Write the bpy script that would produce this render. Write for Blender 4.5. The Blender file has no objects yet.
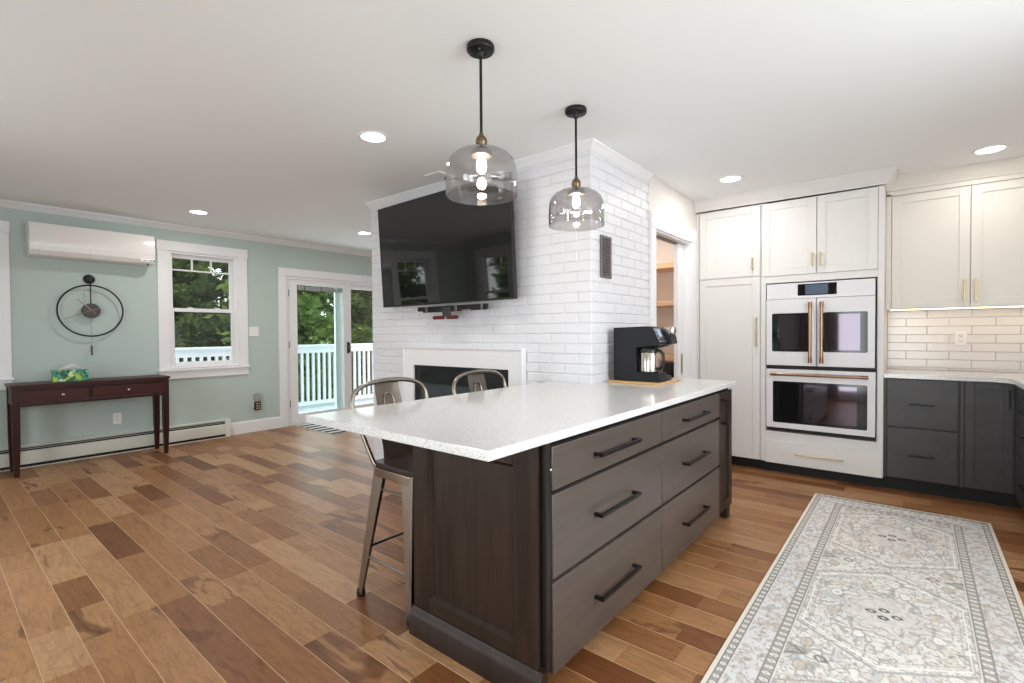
import bpy, bmesh, math, random
import numpy as np
from mathutils import Vector, Matrix

S = bpy.context.scene
COL = S.collection
random.seed(7)

# ------------------------------------------------------------------ camera
YAW, PITCH, ROLL, FPX, CAMH = math.radians(39.398), math.radians(-0.961), math.radians(-0.422), 489.59, 1.23
f_ = Vector((math.cos(YAW) * math.cos(PITCH), math.sin(YAW) * math.cos(PITCH), math.sin(PITCH)))
r_ = Vector((math.sin(YAW), -math.cos(YAW), 0))
u_ = r_.cross(f_)
r2 = r_ * math.cos(ROLL) + u_ * math.sin(ROLL)
u2 = -r_ * math.sin(ROLL) + u_ * math.cos(ROLL)
camd = bpy.data.cameras.new('camera')
cam = bpy.data.objects.new('camera', camd)
COL.objects.link(cam)
camd.sensor_width = 36
camd.lens = FPX / 1024 * 36
camd.clip_start = 0.02
M = Matrix((r2, u2, -f_)).transposed().to_4x4()
M.translation = Vector((0, 0, CAMH))
cam.matrix_world = M
S.camera = cam

# ------------------------------------------------------------------ world, exposure, daylight
S.view_settings.view_transform = 'Standard'
S.view_settings.look = 'None'
S.view_settings.gamma = 1
S.view_settings.use_curve_mapping = False
S.view_settings.exposure = 0.02
S.cycles.max_bounces = 10
S.cycles.diffuse_bounces = 5
S.cycles.glossy_bounces = 5
S.cycles.transparent_max_bounces = 16
S.cycles.sample_clamp_indirect = 6
S.cycles.use_denoising = True

W = bpy.data.worlds.new('overcast_sky')
S.world = W
W.use_nodes = True
bg = W.node_tree.nodes['Background']
bg.inputs[0].default_value = (0.94, 0.97, 1.0, 1)
bg.inputs[1].default_value = 2.7


def area(name, loc, target, sx, sy, power, col=(1, 1, 1), shape='RECTANGLE', spread=None):
    d = bpy.data.lights.new(name, 'AREA')
    d.shape = shape
    d.size = sx
    if shape in ('RECTANGLE', 'ELLIPSE'):
        d.size_y = sy
    d.energy = power
    d.color = col
    if spread:
        d.spread = spread
    o = bpy.data.objects.new(name, d)
    COL.objects.link(o)
    o.location = loc
    o.rotation_euler = (Vector(target) - Vector(loc)).to_track_quat('-Z', 'Y').to_euler()
    return o


DAY = (0.93, 0.97, 1.0)
# daylight lamps just outside the panes; some windows are unseen, added for light
area('daylight_patio_door', (4.05, 6.72, 1.05), (4.05, 0, 1.3), 1.7, 1.9, 20, DAY)
area('added_kitchen_fill', (1.6, -1.42, 1.55), (1.6, 3, 1.5), 1.9, 1.1, 72, DAY)  # unseen window, added to light the island's drawer side
area('daylight_slider', (-1.30, 0.6, 1.15), (3, 0.6, 1.2), 1.7, 2.0, 54, DAY)
area('added_side_fill', (-1.30, 3.4, 1.15), (3, 3.4, 1.2), 1.7, 2.0, 40, DAY)  # unseen slider, added as fill for the living area

# ------------------------------------------------------------------ materials
MATS = {}


def mat(name, col=(0.8, 0.8, 0.8), rough=0.5, metal=0.0, spec=0.5, emit=None, es=0.0, coat=0.0, bump=None):
    if name in MATS:
        return MATS[name]
    m = bpy.data.materials.new(name)
    m.use_nodes = True
    nt = m.node_tree
    b = nt.nodes['Principled BSDF']
    b.inputs['Base Color'].default_value = (*col, 1)
    b.inputs['Roughness'].default_value = rough
    b.inputs['Metallic'].default_value = metal
    b.inputs['Specular IOR Level'].default_value = spec
    b.inputs['Coat Weight'].default_value = coat
    if emit:
        b.inputs['Emission Color'].default_value = (*emit, 1)
        b.inputs['Emission Strength'].default_value = es
    if bump:
        sc, st = bump
        n = N(nt, 'ShaderNodeTexNoise', Scale=sc, Detail=3.0)
        bp = N(nt, 'ShaderNodeBump', Strength=st, Distance=0.01)
        tc = nt.nodes.new('ShaderNodeTexCoord')
        L(nt, tc, 'Object', n, 'Vector')
        L(nt, n, 'Fac', bp, 'Height')
        L(nt, bp, 'Normal', b, 'Normal')
    MATS[name] = m
    return m


def N(nt, typ, **kw):
    n = nt.nodes.new(typ)
    for k, v in kw.items():
        k2 = k.replace('_', ' ')
        if k2 in n.inputs:
            n.inputs[k2].default_value = v
        else:
            setattr(n, k, v)
    return n


def L(nt, a, ao, b, bi):
    nt.links.new(a.outputs[ao], b.inputs[bi])


def ramp(nt, stops):
    r = nt.nodes.new('ShaderNodeValToRGB')
    e = r.color_ramp.elements
    while len(e) < len(stops):
        e.new(0.5)
    for el, (p, c) in zip(e, stops):
        el.position = p
        el.color = (*c, 1) if len(c) == 3 else c
    return r


def srgb(r, g, b):
    def c(v):
        v /= 255.0
        return v / 12.92 if v <= 0.04045 else ((v + 0.055) / 1.055) ** 2.4
    return (c(r), c(g), c(b))


def wood(name, c0, c1, scale=(30, 30, 2.0), rough=0.4, spec=0.5, bumpst=0.05):
    """fine straight grain running along the axis that has the small scale"""
    m = mat(name, c0, rough, 0, spec)
    nt = m.node_tree
    b = nt.nodes['Principled BSDF']
    tc = nt.nodes.new('ShaderNodeTexCoord')
    mp = N(nt, 'ShaderNodeMapping')
    mp.inputs['Scale'].default_value = scale
    n = N(nt, 'ShaderNodeTexNoise', Scale=1.0, Detail=6.0, Roughness=0.6, Distortion=0.6)
    L(nt, tc, 'Object', mp, 'Vector')
    L(nt, mp, 'Vector', n, 'Vector')
    r = ramp(nt, [(0.3, c0), (0.7, c1)])
    L(nt, n, 'Fac', r, 'Fac')
    L(nt, r, 'Color', b, 'Base Color')
    bp = N(nt, 'ShaderNodeBump', Strength=bumpst, Distance=0.003)
    L(nt, n, 'Fac', bp, 'Height')
    L(nt, bp, 'Normal', b, 'Normal')
    return m


def glass(name, tint=(1, 1, 1), refl=1.0, rough=0.0):
    m = bpy.data.materials.new(name)
    m.use_nodes = True
    nt = m.node_tree
    nt.nodes.remove(nt.nodes['Principled BSDF'])
    out = nt.nodes['Material Output']
    t = N(nt, 'ShaderNodeBsdfTransparent')
    t.inputs[0].default_value = (*tint, 1)
    g = N(nt, 'ShaderNodeBsdfGlossy', Roughness=rough)
    lw = N(nt, 'ShaderNodeLayerWeight', Blend=0.5)
    fr = N(nt, 'ShaderNodeMath', operation='POWER')
    L(nt, lw, 'Facing', fr, 0)
    fr.inputs[1].default_value = 5.0 if refl <= 1 else 3.0
    mu = N(nt, 'ShaderNodeMath', operation='MULTIPLY_ADD', use_clamp=True)
    mu.inputs[1].default_value = 0.9 if refl <= 1 else 0.6
    mu.inputs[2].default_value = 0.04 * refl
    mx = N(nt, 'ShaderNodeMixShader')
    L(nt, fr, 0, mu, 0)
    L(nt, mu, 0, mx, 0)
    L(nt, t, 0, mx, 1)
    L(nt, g, 0, mx, 2)
    L(nt, mx, 0, out, 0)
    MATS[name] = m
    return m


M_ceil = mat('ceiling_paint', srgb(241, 243, 244), 0.9, 0, 0.2)
M_mint = mat('mint_wall_paint', srgb(187, 201, 196), 0.8, 0, 0.25, bump=(180, 0.03))
M_white = mat('white_trim_paint', srgb(238, 237, 239), 0.45)
M_wallw = mat('warm_white_wall_paint', srgb(234, 228, 224), 0.8, 0, 0.25)
M_brick = mat('white_painted_brick', srgb(228, 227, 232), 0.42, 0, 0.45, bump=(60, 0.12))
M_cab = mat('white_cabinet_paint', srgb(229, 227, 225), 0.4)
M_cream = mat('cream_cabinet_paint', srgb(231, 226, 219), 0.4)
M_brass = mat('brushed_brass', srgb(206, 184, 142), 0.32, 1.0)
M_copper = mat('brushed_copper', srgb(164, 136, 112), 0.3, 1.0)
M_blackm = mat('matte_black_metal', srgb(22, 21, 22), 0.38, 0.3)
M_black = mat('black_plastic', srgb(20, 21, 23), 0.35)
M_toe = mat('black_toe_kick', srgb(16, 15, 16), 0.6)
M_esp = wood('espresso_stained_wood', srgb(30, 21, 16), srgb(56, 42, 34), (22, 22, 2.2), 0.42, 0.35)
M_espd = wood('charcoal_brown_drawer_wood', srgb(78, 70, 66), srgb(92, 82, 76), (2, 24, 24), 0.34)
M_char = wood('charcoal_stained_wood', srgb(56, 54, 56), srgb(70, 67, 68), (3, 7, 9), 0.38, 0.5, 0.01)
M_mahog = wood('dark_mahogany', srgb(44, 12, 10), srgb(74, 26, 19), (3, 30, 40), 0.42, 0.3)
M_mahogd = wood('dark_mahogany_legs', srgb(34, 11, 9), srgb(58, 20, 16), (40, 40, 3), 0.42, 0.3)
M_seat = wood('dark_seat_wood', srgb(18, 10, 7), srgb(54, 32, 22), (4, 40, 40), 0.4)
M_shelf = wood('light_pine_shelf', srgb(196, 156, 120), srgb(218, 182, 148), (40, 3, 40), 0.5)
M_bamboo = wood('bamboo', srgb(196, 152, 100), srgb(220, 180, 128), (40, 40, 3), 0.45)
M_deckw = mat('white_deck_paint', srgb(240, 243, 246), 0.6)
M_deck = mat('pale_deck_boards', srgb(214, 222, 228), 0.7)
M_steel = mat('brushed_gunmetal_steel', srgb(158, 150, 142), 0.3, 1.0, bump=(25, 0.05))
M_stain = mat('stainless_steel', srgb(200, 192, 182), 0.22, 1.0)
M_ovenw = mat('matte_white_enamel', srgb(229, 228, 232), 0.35)
M_acw = mat('glossy_white_plastic', srgb(232, 229, 227), 0.18)
M_heat = mat('cream_enamel', srgb(226, 226, 216), 0.45)
M_tv = mat('glossy_black_screen', (0.006, 0.006, 0.007), 0.03, 0, 0.9)
M_tvb = mat('black_tv_bezel', (0.01, 0.01, 0.01), 0.3)
M_red = mat('dark_red_rubber', srgb(92, 24, 22), 0.5)
M_grey = mat('grey_metal', srgb(110, 106, 104), 0.45, 0.5)
M_dgrey = mat('dark_grey_plastic', srgb(58, 58, 60), 0.4)
M_plate = mat('white_plastic', srgb(240, 240, 238), 0.3)
M_brassold = mat('aged_brass', srgb(120, 105, 82), 0.4, 1.0)
M_bulb = mat('glowing_bulb', (1, 1, 1), 0.3, emit=(1.0, 0.83, 0.62), es=85)
M_led = mat('downlight_lens', (1, 1, 1), 0.5, emit=(1.0, 0.97, 0.92), es=9)
M_strip = mat('warm_led_strip', (1, 1, 1), 0.5, emit=(1.0, 0.72, 0.42), es=3)
M_disp = mat('oven_display', (0.02, 0.02, 0.02), 0.08, emit=srgb(96, 112, 134), es=0.7)
M_glass = glass('window_glass', (0.975, 0.99, 0.985), 1.0)
M_dglass = glass('patio_door_glass', (0.88, 0.955, 0.945), 1.0)
M_smoke = glass('smoked_pendant_glass', (0.885, 0.87, 0.87), 4.6, 0.02)
M_blind = mat('grey_blind_slats', srgb(150, 152, 156), 0.6)
M_cloth = mat('taupe_curtain', srgb(150, 140, 130), 0.9)
M_tissue = mat('tissue_paper', srgb(242, 242, 242), 0.9)
M_blue = mat('blue_print_tin', srgb(60, 90, 170), 0.4)
M_firebk = mat('firebox_glass', srgb(66, 74, 78), 0.12)
M_bark = mat('tree_bark', srgb(70, 58, 46), 0.9)
M_lawn = mat('woodland_ground', srgb(66, 74, 44), 0.95)

# oven window: dark reflective pane with an interference coating
M_oven = mat('oven_window_glass', (0.008, 0.008, 0.009), 0.04, 0, 0.8)
_b = M_oven.node_tree.nodes['Principled BSDF']
_b.inputs['Thin Film Thickness'].default_value = 280
_b.inputs['Thin Film IOR'].default_value = 1.9
_b.inputs['IOR'].default_value = 1.6


def quartz():
    m = mat('speckled_white_quartz', srgb(226, 225, 224), 0.14, 0, 0.5)
    nt = m.node_tree
    b = nt.nodes['Principled BSDF']
    tc = nt.nodes.new('ShaderNodeTexCoord')
    v = N(nt, 'ShaderNodeTexVoronoi', Scale=300.0)
    L(nt, tc, 'Object', v, 'Vector')
    wn = N(nt, 'ShaderNodeSeparateColor')
    L(nt, v, 'Color', wn, 'Color')
    r = ramp(nt, [(0.0, srgb(186, 183, 181)), (0.10, srgb(216, 214, 213)), (0.25, srgb(226, 225, 225)),
                  (0.82, srgb(230, 229, 229)), (0.93, srgb(246, 246, 246))])
    L(nt, wn, 'Red', r, 'Fac')
    L(nt, r, 'Color', b, 'Base Color')
    return m


M_quartz = quartz()


def plank_mat():
    """wide maple / birch planks: per-plank tone comes from the mesh attribute, grain from noise along Y"""
    m = mat('natural_plank_floor', (0.4, 0.25, 0.15), 0.4, 0, 0.35)
    nt = m.node_tree
    b = nt.nodes['Principled BSDF']
    at = N(nt, 'ShaderNodeAttribute', attribute_name='plank')
    sep = N(nt, 'ShaderNodeSeparateColor')
    L(nt, at, 'Color', sep, 'Color')
    tc = nt.nodes.new('ShaderNodeTexCoord')
    off = N(nt, 'ShaderNodeVectorMath', operation='SCALE')
    off.inputs['Scale'].default_value = 37.0
    L(nt, at, 'Color', off, 0)
    add = N(nt, 'ShaderNodeVectorMath', operation='ADD')
    L(nt, tc, 'Object', add, 0)
    L(nt, off, 0, add, 1)

    def noise(sc, detail, dist, rough=0.55):
        mp = N(nt, 'ShaderNodeMapping')
        mp.inputs['Scale'].default_value = sc
        L(nt, add, 0, mp, 'Vector')
        n = N(nt, 'ShaderNodeTexNoise', Scale=1.0, Detail=detail, Distortion=dist, Roughness=rough)
        L(nt, mp, 'Vector', n, 'Vector')
        return n
    tone = ramp(nt, [(0.0, srgb(112, 66, 36)), (0.12, srgb(136, 88, 52)), (0.30, srgb(156, 108, 68)),
                     (0.7, srgb(168, 122, 82)), (1.0, srgb(182, 140, 102))])
    L(nt, sep, 'Red', tone, 'Fac')
    # figured heartwood patches
    big = noise((7, 1.6, 1), 3, 1.6)
    pr = ramp(nt, [(0.565, (0, 0, 0)), (0.61, (0.6, 0.6, 0.6)), (0.72, (0.95, 0.95, 0.95))])
    L(nt, big, 'Fac', pr, 'Fac')
    mask = N(nt, 'ShaderNodeMath', operation='MULTIPLY')
    L(nt, pr, 'Color', mask, 0)
    L(nt, sep, 'Green', mask, 1)
    mixp = N(nt, 'ShaderNodeMix', data_type='RGBA')
    L(nt, mask, 0, mixp, 'Factor')
    nt.links.new(tone.outputs['Color'], mixp.inputs[6])
    mixp.inputs[7].default_value = (*srgb(100, 58, 30), 1)
    # fine grain
    fine = noise((55, 5, 1), 5, 0.8, 0.65)
    fr = ramp(nt, [(0.28, (0.70, 0.67, 0.64)), (0.5, (0.98, 0.98, 0.98)), (0.75, (1.16, 1.16, 1.16))])
    L(nt, fine, 'Fac', fr, 'Fac')
    # swirling dark lines
    wav = noise((9, 2.2, 1), 2, 2.8)
    wr = ramp(nt, [(0.46, (1, 1, 1)), (0.5, (0.80, 0.76, 0.72)), (0.54, (1, 1, 1))])
    L(nt, wav, 'Fac', wr, 'Fac')
    m1 = N(nt, 'ShaderNodeMix', data_type='RGBA', blend_type='MULTIPLY')
    m1.inputs['Factor'].default_value = 1
    nt.links.new(mixp.outputs[2], m1.inputs[6])
    nt.links.new(fr.outputs['Color'], m1.inputs[7])
    m2 = N(nt, 'ShaderNodeMix', data_type='RGBA', blend_type='MULTIPLY')
    m2.inputs['Factor'].default_value = 0.8
    nt.links.new(m1.outputs[2], m2.inputs[6])
    nt.links.new(wr.outputs['Color'], m2.inputs[7])
    sa = N(nt, 'ShaderNodeAttribute', attribute_name='seam_glare')
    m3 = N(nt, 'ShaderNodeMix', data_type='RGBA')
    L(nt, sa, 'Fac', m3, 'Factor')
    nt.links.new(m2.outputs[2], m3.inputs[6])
    m3.inputs[7].default_value = (*srgb(214, 180, 144), 1)  # cream tint imitates light glaring off the plank bevels
    nt.links.new(m3.outputs[2], b.inputs['Base Color'])
    bp = N(nt, 'ShaderNodeBump', Strength=0.06, Distance=0.004)
    L(nt, fine, 'Fac', bp, 'Height')
    L(nt, bp, 'Normal', b, 'Normal')
    return m


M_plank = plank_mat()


def attr_mat(name, attribute, rough):
    m = mat(name, (0.5, 0.5, 0.5), rough, 0, 0.2)
    nt = m.node_tree
    at = N(nt, 'ShaderNodeAttribute', attribute_name=attribute)
    L(nt, at, 'Color', nt.nodes['Principled BSDF'], 'Base Color')
    return m


M_rug = attr_mat('woven_rug_pile', 'weave', 0.95)


def leaf_mat(name, c0, c1):
    m = bpy.data.materials.new(name)
    m.use_nodes = True
    nt = m.node_tree
    nt.nodes.remove(nt.nodes['Principled BSDF'])
    tc = nt.nodes.new('ShaderNodeTexCoord')
    n = N(nt, 'ShaderNodeTexNoise', Scale=1.6, Detail=6.0)
    L(nt, tc, 'Object', n, 'Vector')
    r = ramp(nt, [(0.36, c0), (0.64, c1)])
    L(nt, n, 'Fac', r, 'Fac')
    d = nt.nodes.new('ShaderNodeBsdfDiffuse')
    t = nt.nodes.new('ShaderNodeBsdfTranslucent')
    mx = N(nt, 'ShaderNodeMixShader')
    mx.inputs[0].default_value = 0.45
    L(nt, r, 'Color', d, 'Color')
    L(nt, r, 'Color', t, 'Color')
    L(nt, d, 0, mx, 1)
    L(nt, t, 0, mx, 2)
    L(nt, mx, 0, nt.nodes['Material Output'], 0)
    MATS[name] = m
    return m


M_leaf = leaf_mat('green_leaves', srgb(92, 122, 62), srgb(158, 180, 104))
M_leaf2 = leaf_mat('dark_green_needles', srgb(64, 90, 58), srgb(122, 146, 92))


def tile_mat():
    m = mat('glossy_white_tile', srgb(236, 233, 231), 0.12, 0, 0.5, bump=(22, 0.16))
    return m


M_tile = tile_mat()
M_grout = mat('grey_grout', srgb(210, 204, 200), 0.9)


def tissue_box_mat():
    m = mat('leafy_print_cardboard', (0.2, 0.5, 0.3), 0.45)
    nt = m.node_tree
    tc = nt.nodes.new('ShaderNodeTexCoord')
    v = N(nt, 'ShaderNodeTexVoronoi', Scale=42.0)
    L(nt, tc, 'Object', v, 'Vector')
    sp = N(nt, 'ShaderNodeSeparateColor')
    L(nt, v, 'Color', sp, 'Color')
    r = ramp(nt, [(0.0, srgb(20, 84, 50)), (0.25, srgb(44, 140, 120)), (0.5, srgb(66, 170, 150)),
                  (0.65, srgb(170, 200, 70)), (0.82, srgb(40, 110, 60)), (0.93, srgb(214, 226, 190))])
    r.color_ramp.interpolation = 'CONSTANT'
    L(nt, sp, 'Red', r, 'Fac')
    L(nt, r, 'Color', nt.nodes['Principled BSDF'], 'Base Color')
    return m


M_tbox = tissue_box_mat()

# ------------------------------------------------------------------ mesh helpers


class MB:
    """collects shapes and links them as one mesh object"""

    def __init__(self, fn=None):
        self.bm = bmesh.new()
        self.ang = 40
        self.fn = fn

    def _map(self, vs):
        if self.fn:
            for v in vs:
                v.co = Vector(self.fn(*v.co))

    def box(self, x0, x1, y0, y1, z0, z1, bev=0.0, seg=2):
        c = [(x, y, z) for x in (x0, x1) for y in (y0, y1) for z in (z0, z1)]
        v = [self.bm.verts.new(p) for p in c]
        fs = [self.bm.faces.new([v[i] for i in q]) for q in
              ((0, 1, 3, 2), (4, 6, 7, 5), (0, 4, 5, 1), (2, 3, 7, 6), (0, 2, 6, 4), (1, 5, 7, 3))]
        self._map(v)
        if bev > 0:
            self.ang = 21
            es = {e for f in fs for e in f.edges}
            bmesh.ops.bevel(self.bm, geom=list(es), offset=bev, segments=seg, affect='EDGES', profile=0.5)
        return self

    def prism(self, poly, d0, d1, bev=0.0, seg=2):
        """poly in (a,b); extruded along c: verts are (a,b,c)"""
        lo = [self.bm.verts.new((a, b, d0)) for a, b in poly]
        hi = [self.bm.verts.new((a, b, d1)) for a, b in poly]
        n = len(poly)
        fs = [self.bm.faces.new(lo[::-1]), self.bm.faces.new(hi)]
        for i in range(n):
            j = (i + 1) % n
            fs.append(self.bm.faces.new((lo[i], lo[j], hi[j], hi[i])))
        self._map(lo + hi)
        if bev > 0:
            self.ang = 21
            es = {e for f in fs[:2] for e in f.edges}
            bmesh.ops.bevel(self.bm, geom=list(es), offset=bev, segments=seg, affect='EDGES', profile=0.5)
        return self

    def lathe(self, prof, cx=0, cy=0, cz=0, seg=32, axis='z', cap=False):
        rings = []
        for r, z in prof:
            ring = []
            for k in range(seg):
                a = 2 * math.pi * k / seg
                p = (r * math.cos(a), r * math.sin(a), z)
                if axis == 'x':
                    p = (z, p[0], p[1])
                elif axis == 'y':
                    p = (p[0], z, p[1])
                ring.append(self.bm.verts.new((cx + p[0], cy + p[1], cz + p[2])))
            rings.append(ring)
        for a, b in zip(rings, rings[1:]):
            for k in range(seg):
                j = (k + 1) % seg
                self.bm.faces.new((a[k], a[j], b[j], b[k]))
        if cap:
            self.bm.faces.new(rings[0][::-1])
            self.bm.faces.new(rings[-1])
        if self.fn:
            self._map([v for r in rings for v in r])
        return self

    def cyl(self, p0, p1, r0, r1=None, seg=16):
        return self.tube([p0, p1], r0, r1, seg)

    def tube(self, path, r0, r1=None, seg=10, closed=False):
        path = [Vector(p) for p in path]
        n = len(path)
        if self.ang == 40:
            self.ang = 62
        r1 = r0 if r1 is None else r1
        rings = []
        up = None
        for i, p in enumerate(path):
            if closed:
                t = (path[(i + 1) % n] - path[i - 1]).normalized()
            else:
                t = (path[min(i + 1, n - 1)] - path[max(i - 1, 0)]).normalized()
            if up is None:
                up = Vector((0, 0, 1)) if abs(t.z) < 0.9 else Vector((1, 0, 0))
            s = t.cross(up).normalized()
            up = s.cross(t).normalized()
            r = r0 + (r1 - r0) * i / max(1, n - 1)
            rings.append([self.bm.verts.new(p + (s * math.cos(a) + up * math.sin(a)) * r)
                          for a in [2 * math.pi * k / seg for k in range(seg)]])
        pairs = list(zip(rings, rings[1:]))
        if closed:
            pairs.append((rings[-1], rings[0]))
        for a, b in pairs:
            for k in range(seg):
                j = (k + 1) % seg
                self.bm.faces.new((a[k], a[j], b[j], b[k]))
        if not closed:
            self.bm.faces.new(rings[0][::-1])
            self.bm.faces.new(rings[-1])
        if self.fn:
            self._map([v for r in rings for v in r])
        return self

    def sphere(self, c, r, sx=1, sy=1, sz=1, seg=16):
        res = bmesh.ops.create_uvsphere(self.bm, u_segments=seg, v_segments=seg // 2 + 2, radius=r)
        for v in res['verts']:
            v.co = Vector((v.co.x * sx + c[0], v.co.y * sy + c[1], v.co.z * sz + c[2]))
        self._map(res['verts'])
        return self

    def frustum(self, u0, u1, v0, v1, d0, d1, inset):
        """raised tile: base quad at d0, smaller top quad at d1, no bottom"""
        lo = [self.bm.verts.new(p) for p in ((u0, v0, d0), (u1, v0, d0), (u1, v1, d0), (u0, v1, d0))]
        i = inset
        hi = [self.bm.verts.new(p) for p in ((u0 + i, v0 + i, d1), (u1 - i, v0 + i, d1), (u1 - i, v1 - i, d1), (u0 + i, v1 - i, d1))]
        self.bm.faces.new(hi)
        for k in range(4):
            j = (k + 1) % 4
            self.bm.faces.new((lo[k], lo[j], hi[j], hi[k]))
        self._map(lo + hi)
        return hi

    def build(self, name, material, parent=None, smooth=True, recalc=True):
        if recalc:
            bmesh.ops.recalc_face_normals(self.bm, faces=self.bm.faces[:])
        vs = [v.co for v in self.bm.verts]
        mn = Vector((min(v.x for v in vs), min(v.y for v in vs), min(v.z for v in vs)))
        mx = Vector((max(v.x for v in vs), max(v.y for v in vs), max(v.z for v in vs)))
        org = Vector(((mn.x + mx.x) / 2, (mn.y + mx.y) / 2, mn.z))
        for v in self.bm.verts:
            v.co -= org
        me = bpy.data.meshes.new(name)
        self.bm.to_mesh(me)
        self.bm.free()
        me.materials.append(material)
        if smooth:
            me.polygons.foreach_set('use_smooth', [True] * len(me.polygons))
            me.set_sharp_from_angle(angle=math.radians(self.ang))
        o = bpy.data.objects.new(name, me)
        COL.objects.link(o)
        o.location = org - wpos(parent)
        if parent:
            o.parent = parent
        return o


def wpos(o):
    p = Vector((0, 0, 0))
    while o:
        p += o.location
        o = o.parent
    return p


def tag(o, label=None, cat=None, group=None, kind=None):
    if label:
        o['label'] = label
    if cat:
        o['category'] = cat
    if group:
        o['group'] = group
    if kind:
        o['kind'] = kind
    return o


def thing(name, loc, label, cat, group=None):
    o = bpy.data.objects.new(name, None)
    o.empty_display_size = 0.05
    COL.objects.link(o)
    o.location = loc
    return tag(o, label, cat, group)


def struct(o):
    o['kind'] = 'structure'
    return o


def copy_tree(o, parent=None):
    c = o.copy()
    COL.objects.link(c)
    if parent:
        c.parent = parent
    for ch in [k for k in o.children]:
        copy_tree(ch, c)
    return c


def fx(X0):
    """front plane facing -X: (u = world y, v = world z, d = outward)"""
    return lambda u, v, d: (X0 - d, u, v)


def fy(Y0):
    """front plane facing -Y: (u = world x, v = world z, d = outward)"""
    return lambda u, v, d: (u, Y0 - d, v)


def shaker(name, material, parent, fn, u0, u1, v0, v1, th=0.02, rail=0.06, rec=0.009, bev=0.0015):
    b = MB(fn)
    b.box(u0 + rail - 0.004, u1 - rail + 0.004, v0 + rail - 0.004, v1 - rail + 0.004, 0, th - rec)
    b.box(u0, u0 + rail, v0, v1, 0, th, bev, 1)
    b.box(u1 - rail, u1, v0, v1, 0, th, bev, 1)
    b.box(u0 + rail, u1 - rail, v0, v0 + rail, 0, th - 0.0003, bev, 1)
    b.box(u0 + rail, u1 - rail, v1 - rail, v1, 0, th - 0.0003, bev, 1)
    return b.build(name, material, parent)


def slab(name, material, parent, fn, u0, u1, v0, v1, th=0.02, bev=0.0025):
    return MB(fn).box(u0, u1, v0, v1, 0, th, bev, 2).build(name, material, parent)


def pull(name, material, parent, fn, p, q, base=0.02, proj=0.032, w=0.009):
    """square bar pull between p and q in (u,v)"""
    b = MB(fn)
    h = w / 2
    u0, u1 = sorted((p[0], q[0]))
    v0, v1 = sorted((p[1], q[1]))
    b.box(u0 - h, u1 + h, v0 - h, v1 + h, base + proj - w, base + proj, 0.0015, 1)
    for (a, c) in (p, q):
        b.box(a - h, a + h, c - h, c + h, base - 0.001, base + proj - w * 0.5, 0.001, 1)
    return b.build(name, material, parent)


def ceil_z(y):
    return 2.442 + 0.007 * y


# ------------------------------------------------------------------ room shell
X_L, X_R, Y_F, Y_B = -1.05, 5.34, -1.17, 6.50
PX, PY = 2.755, 1.60       # brick chimney block corner: TV face at X=PX, vent face at Y=PY
BX1, BY1 = 3.64, 3.98      # far edges of the block


def floor():
    b = MB()
    lay = b.bm.loops.layers.float_color.new('plank')
    lay2 = b.bm.loops.layers.float_color.new('seam_glare')
    w = 0.1365
    k0 = int((X_L - 0.2 - 0.54) / w) - 1
    k1 = int((X_R + 0.2 - 0.54) / w) + 1
    rnd = random.Random(11)
    g = 0.0013
    for k in range(k0, k1 + 1):
        xa = 0.54 + k * w
        xb = xa + w
        y = Y_F - 0.3 - rnd.random() * 1.0
        while y < Y_B + 0.12:
            ln = rnd.choice((0.25, 0.35, 0.45, 0.6, 0.7, 0.85, 1.05)) * (0.85 + 0.3 * rnd.random())
            y2 = y + ln
            tone = rnd.random()
            tone = tone if rnd.random() < 0.9 else tone * 0.3
            col = (tone, 1.0 if rnd.random() < 0.4 else 0.25, rnd.random(), 1)
            a, c = max(xa, X_L - 0.1), min(xb, X_R + 0.1)
            ya, yb = max(y, Y_F - 0.1), min(y2, Y_B + 0.12)
            if c - a > 0.01 and yb - ya > 0.01:
                nf = len(b.bm.faces)
                b.frustum(a, c, ya, yb, -0.0012, 0.0, g)
                b.bm.faces.ensure_lookup_table()
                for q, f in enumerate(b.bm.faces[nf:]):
                    sm = 0.85 if q in (2, 4) else 0.0  # bevel glare painted on each plank's long edges
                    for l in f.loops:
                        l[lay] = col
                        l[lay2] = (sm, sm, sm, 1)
            y = y2
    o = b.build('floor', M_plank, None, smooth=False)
    # slab below the planks
    s = MB().box(X_L - 0.12, X_R + 0.12, Y_F - 0.12, Y_B + 0.14, -0.16, -0.004).build('subfloor', M_toe, o)
    return struct(o)


floor()

b = MB()
zc0, zc1 = ceil_z(Y_F - 0.2), ceil_z(Y_B + 0.2)
b.prism([(Y_F - 0.2, zc0), (Y_B + 0.2, zc1), (Y_B + 0.2, zc1 + 0.15), (Y_F - 0.2, zc0 + 0.15)], X_L - 0.2, X_R + 0.2)
for v in b.bm.verts:
    v.co = Vector((v.co.z, v.co.x, v.co.y))
struct(b.build('ceiling', M_ceil, None, smooth=False))


def wall_x(name, X0, X1, y0, y1, holes, material, ztop=2.6):
    """wall slab between X0..X1 running along Y, holes = (ya,yb,za,zb)"""
    return wall(name, lambda u, v, d: (X0 + d * (X1 - X0), u, v), y0, y1, holes, material, ztop)


def wall_y(name, Y0, Y1, x0, x1, holes, material, ztop=2.6):
    return wall(name, lambda u, v, d: (u, Y0 + d * (Y1 - Y0), v), x0, x1, holes, material, ztop)


def wall(name, fn, u0, u1, holes, material, ztop):
    b = MB(fn)
    cur = u0
    for (a, c, z0, z1) in sorted(holes):
        if a > cur:
            b.box(cur, a, 0, ztop, 0, 1)
        if z0 > 0:
            b.box(a, c, 0, z0, 0, 1)
        b.box(a, c, z1, ztop, 0, 1)
        cur = c
    if u1 > cur:
        b.box(cur, u1, 0, ztop, 0, 1)
    return struct(b.build(name, material, None, smooth=False))


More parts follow.
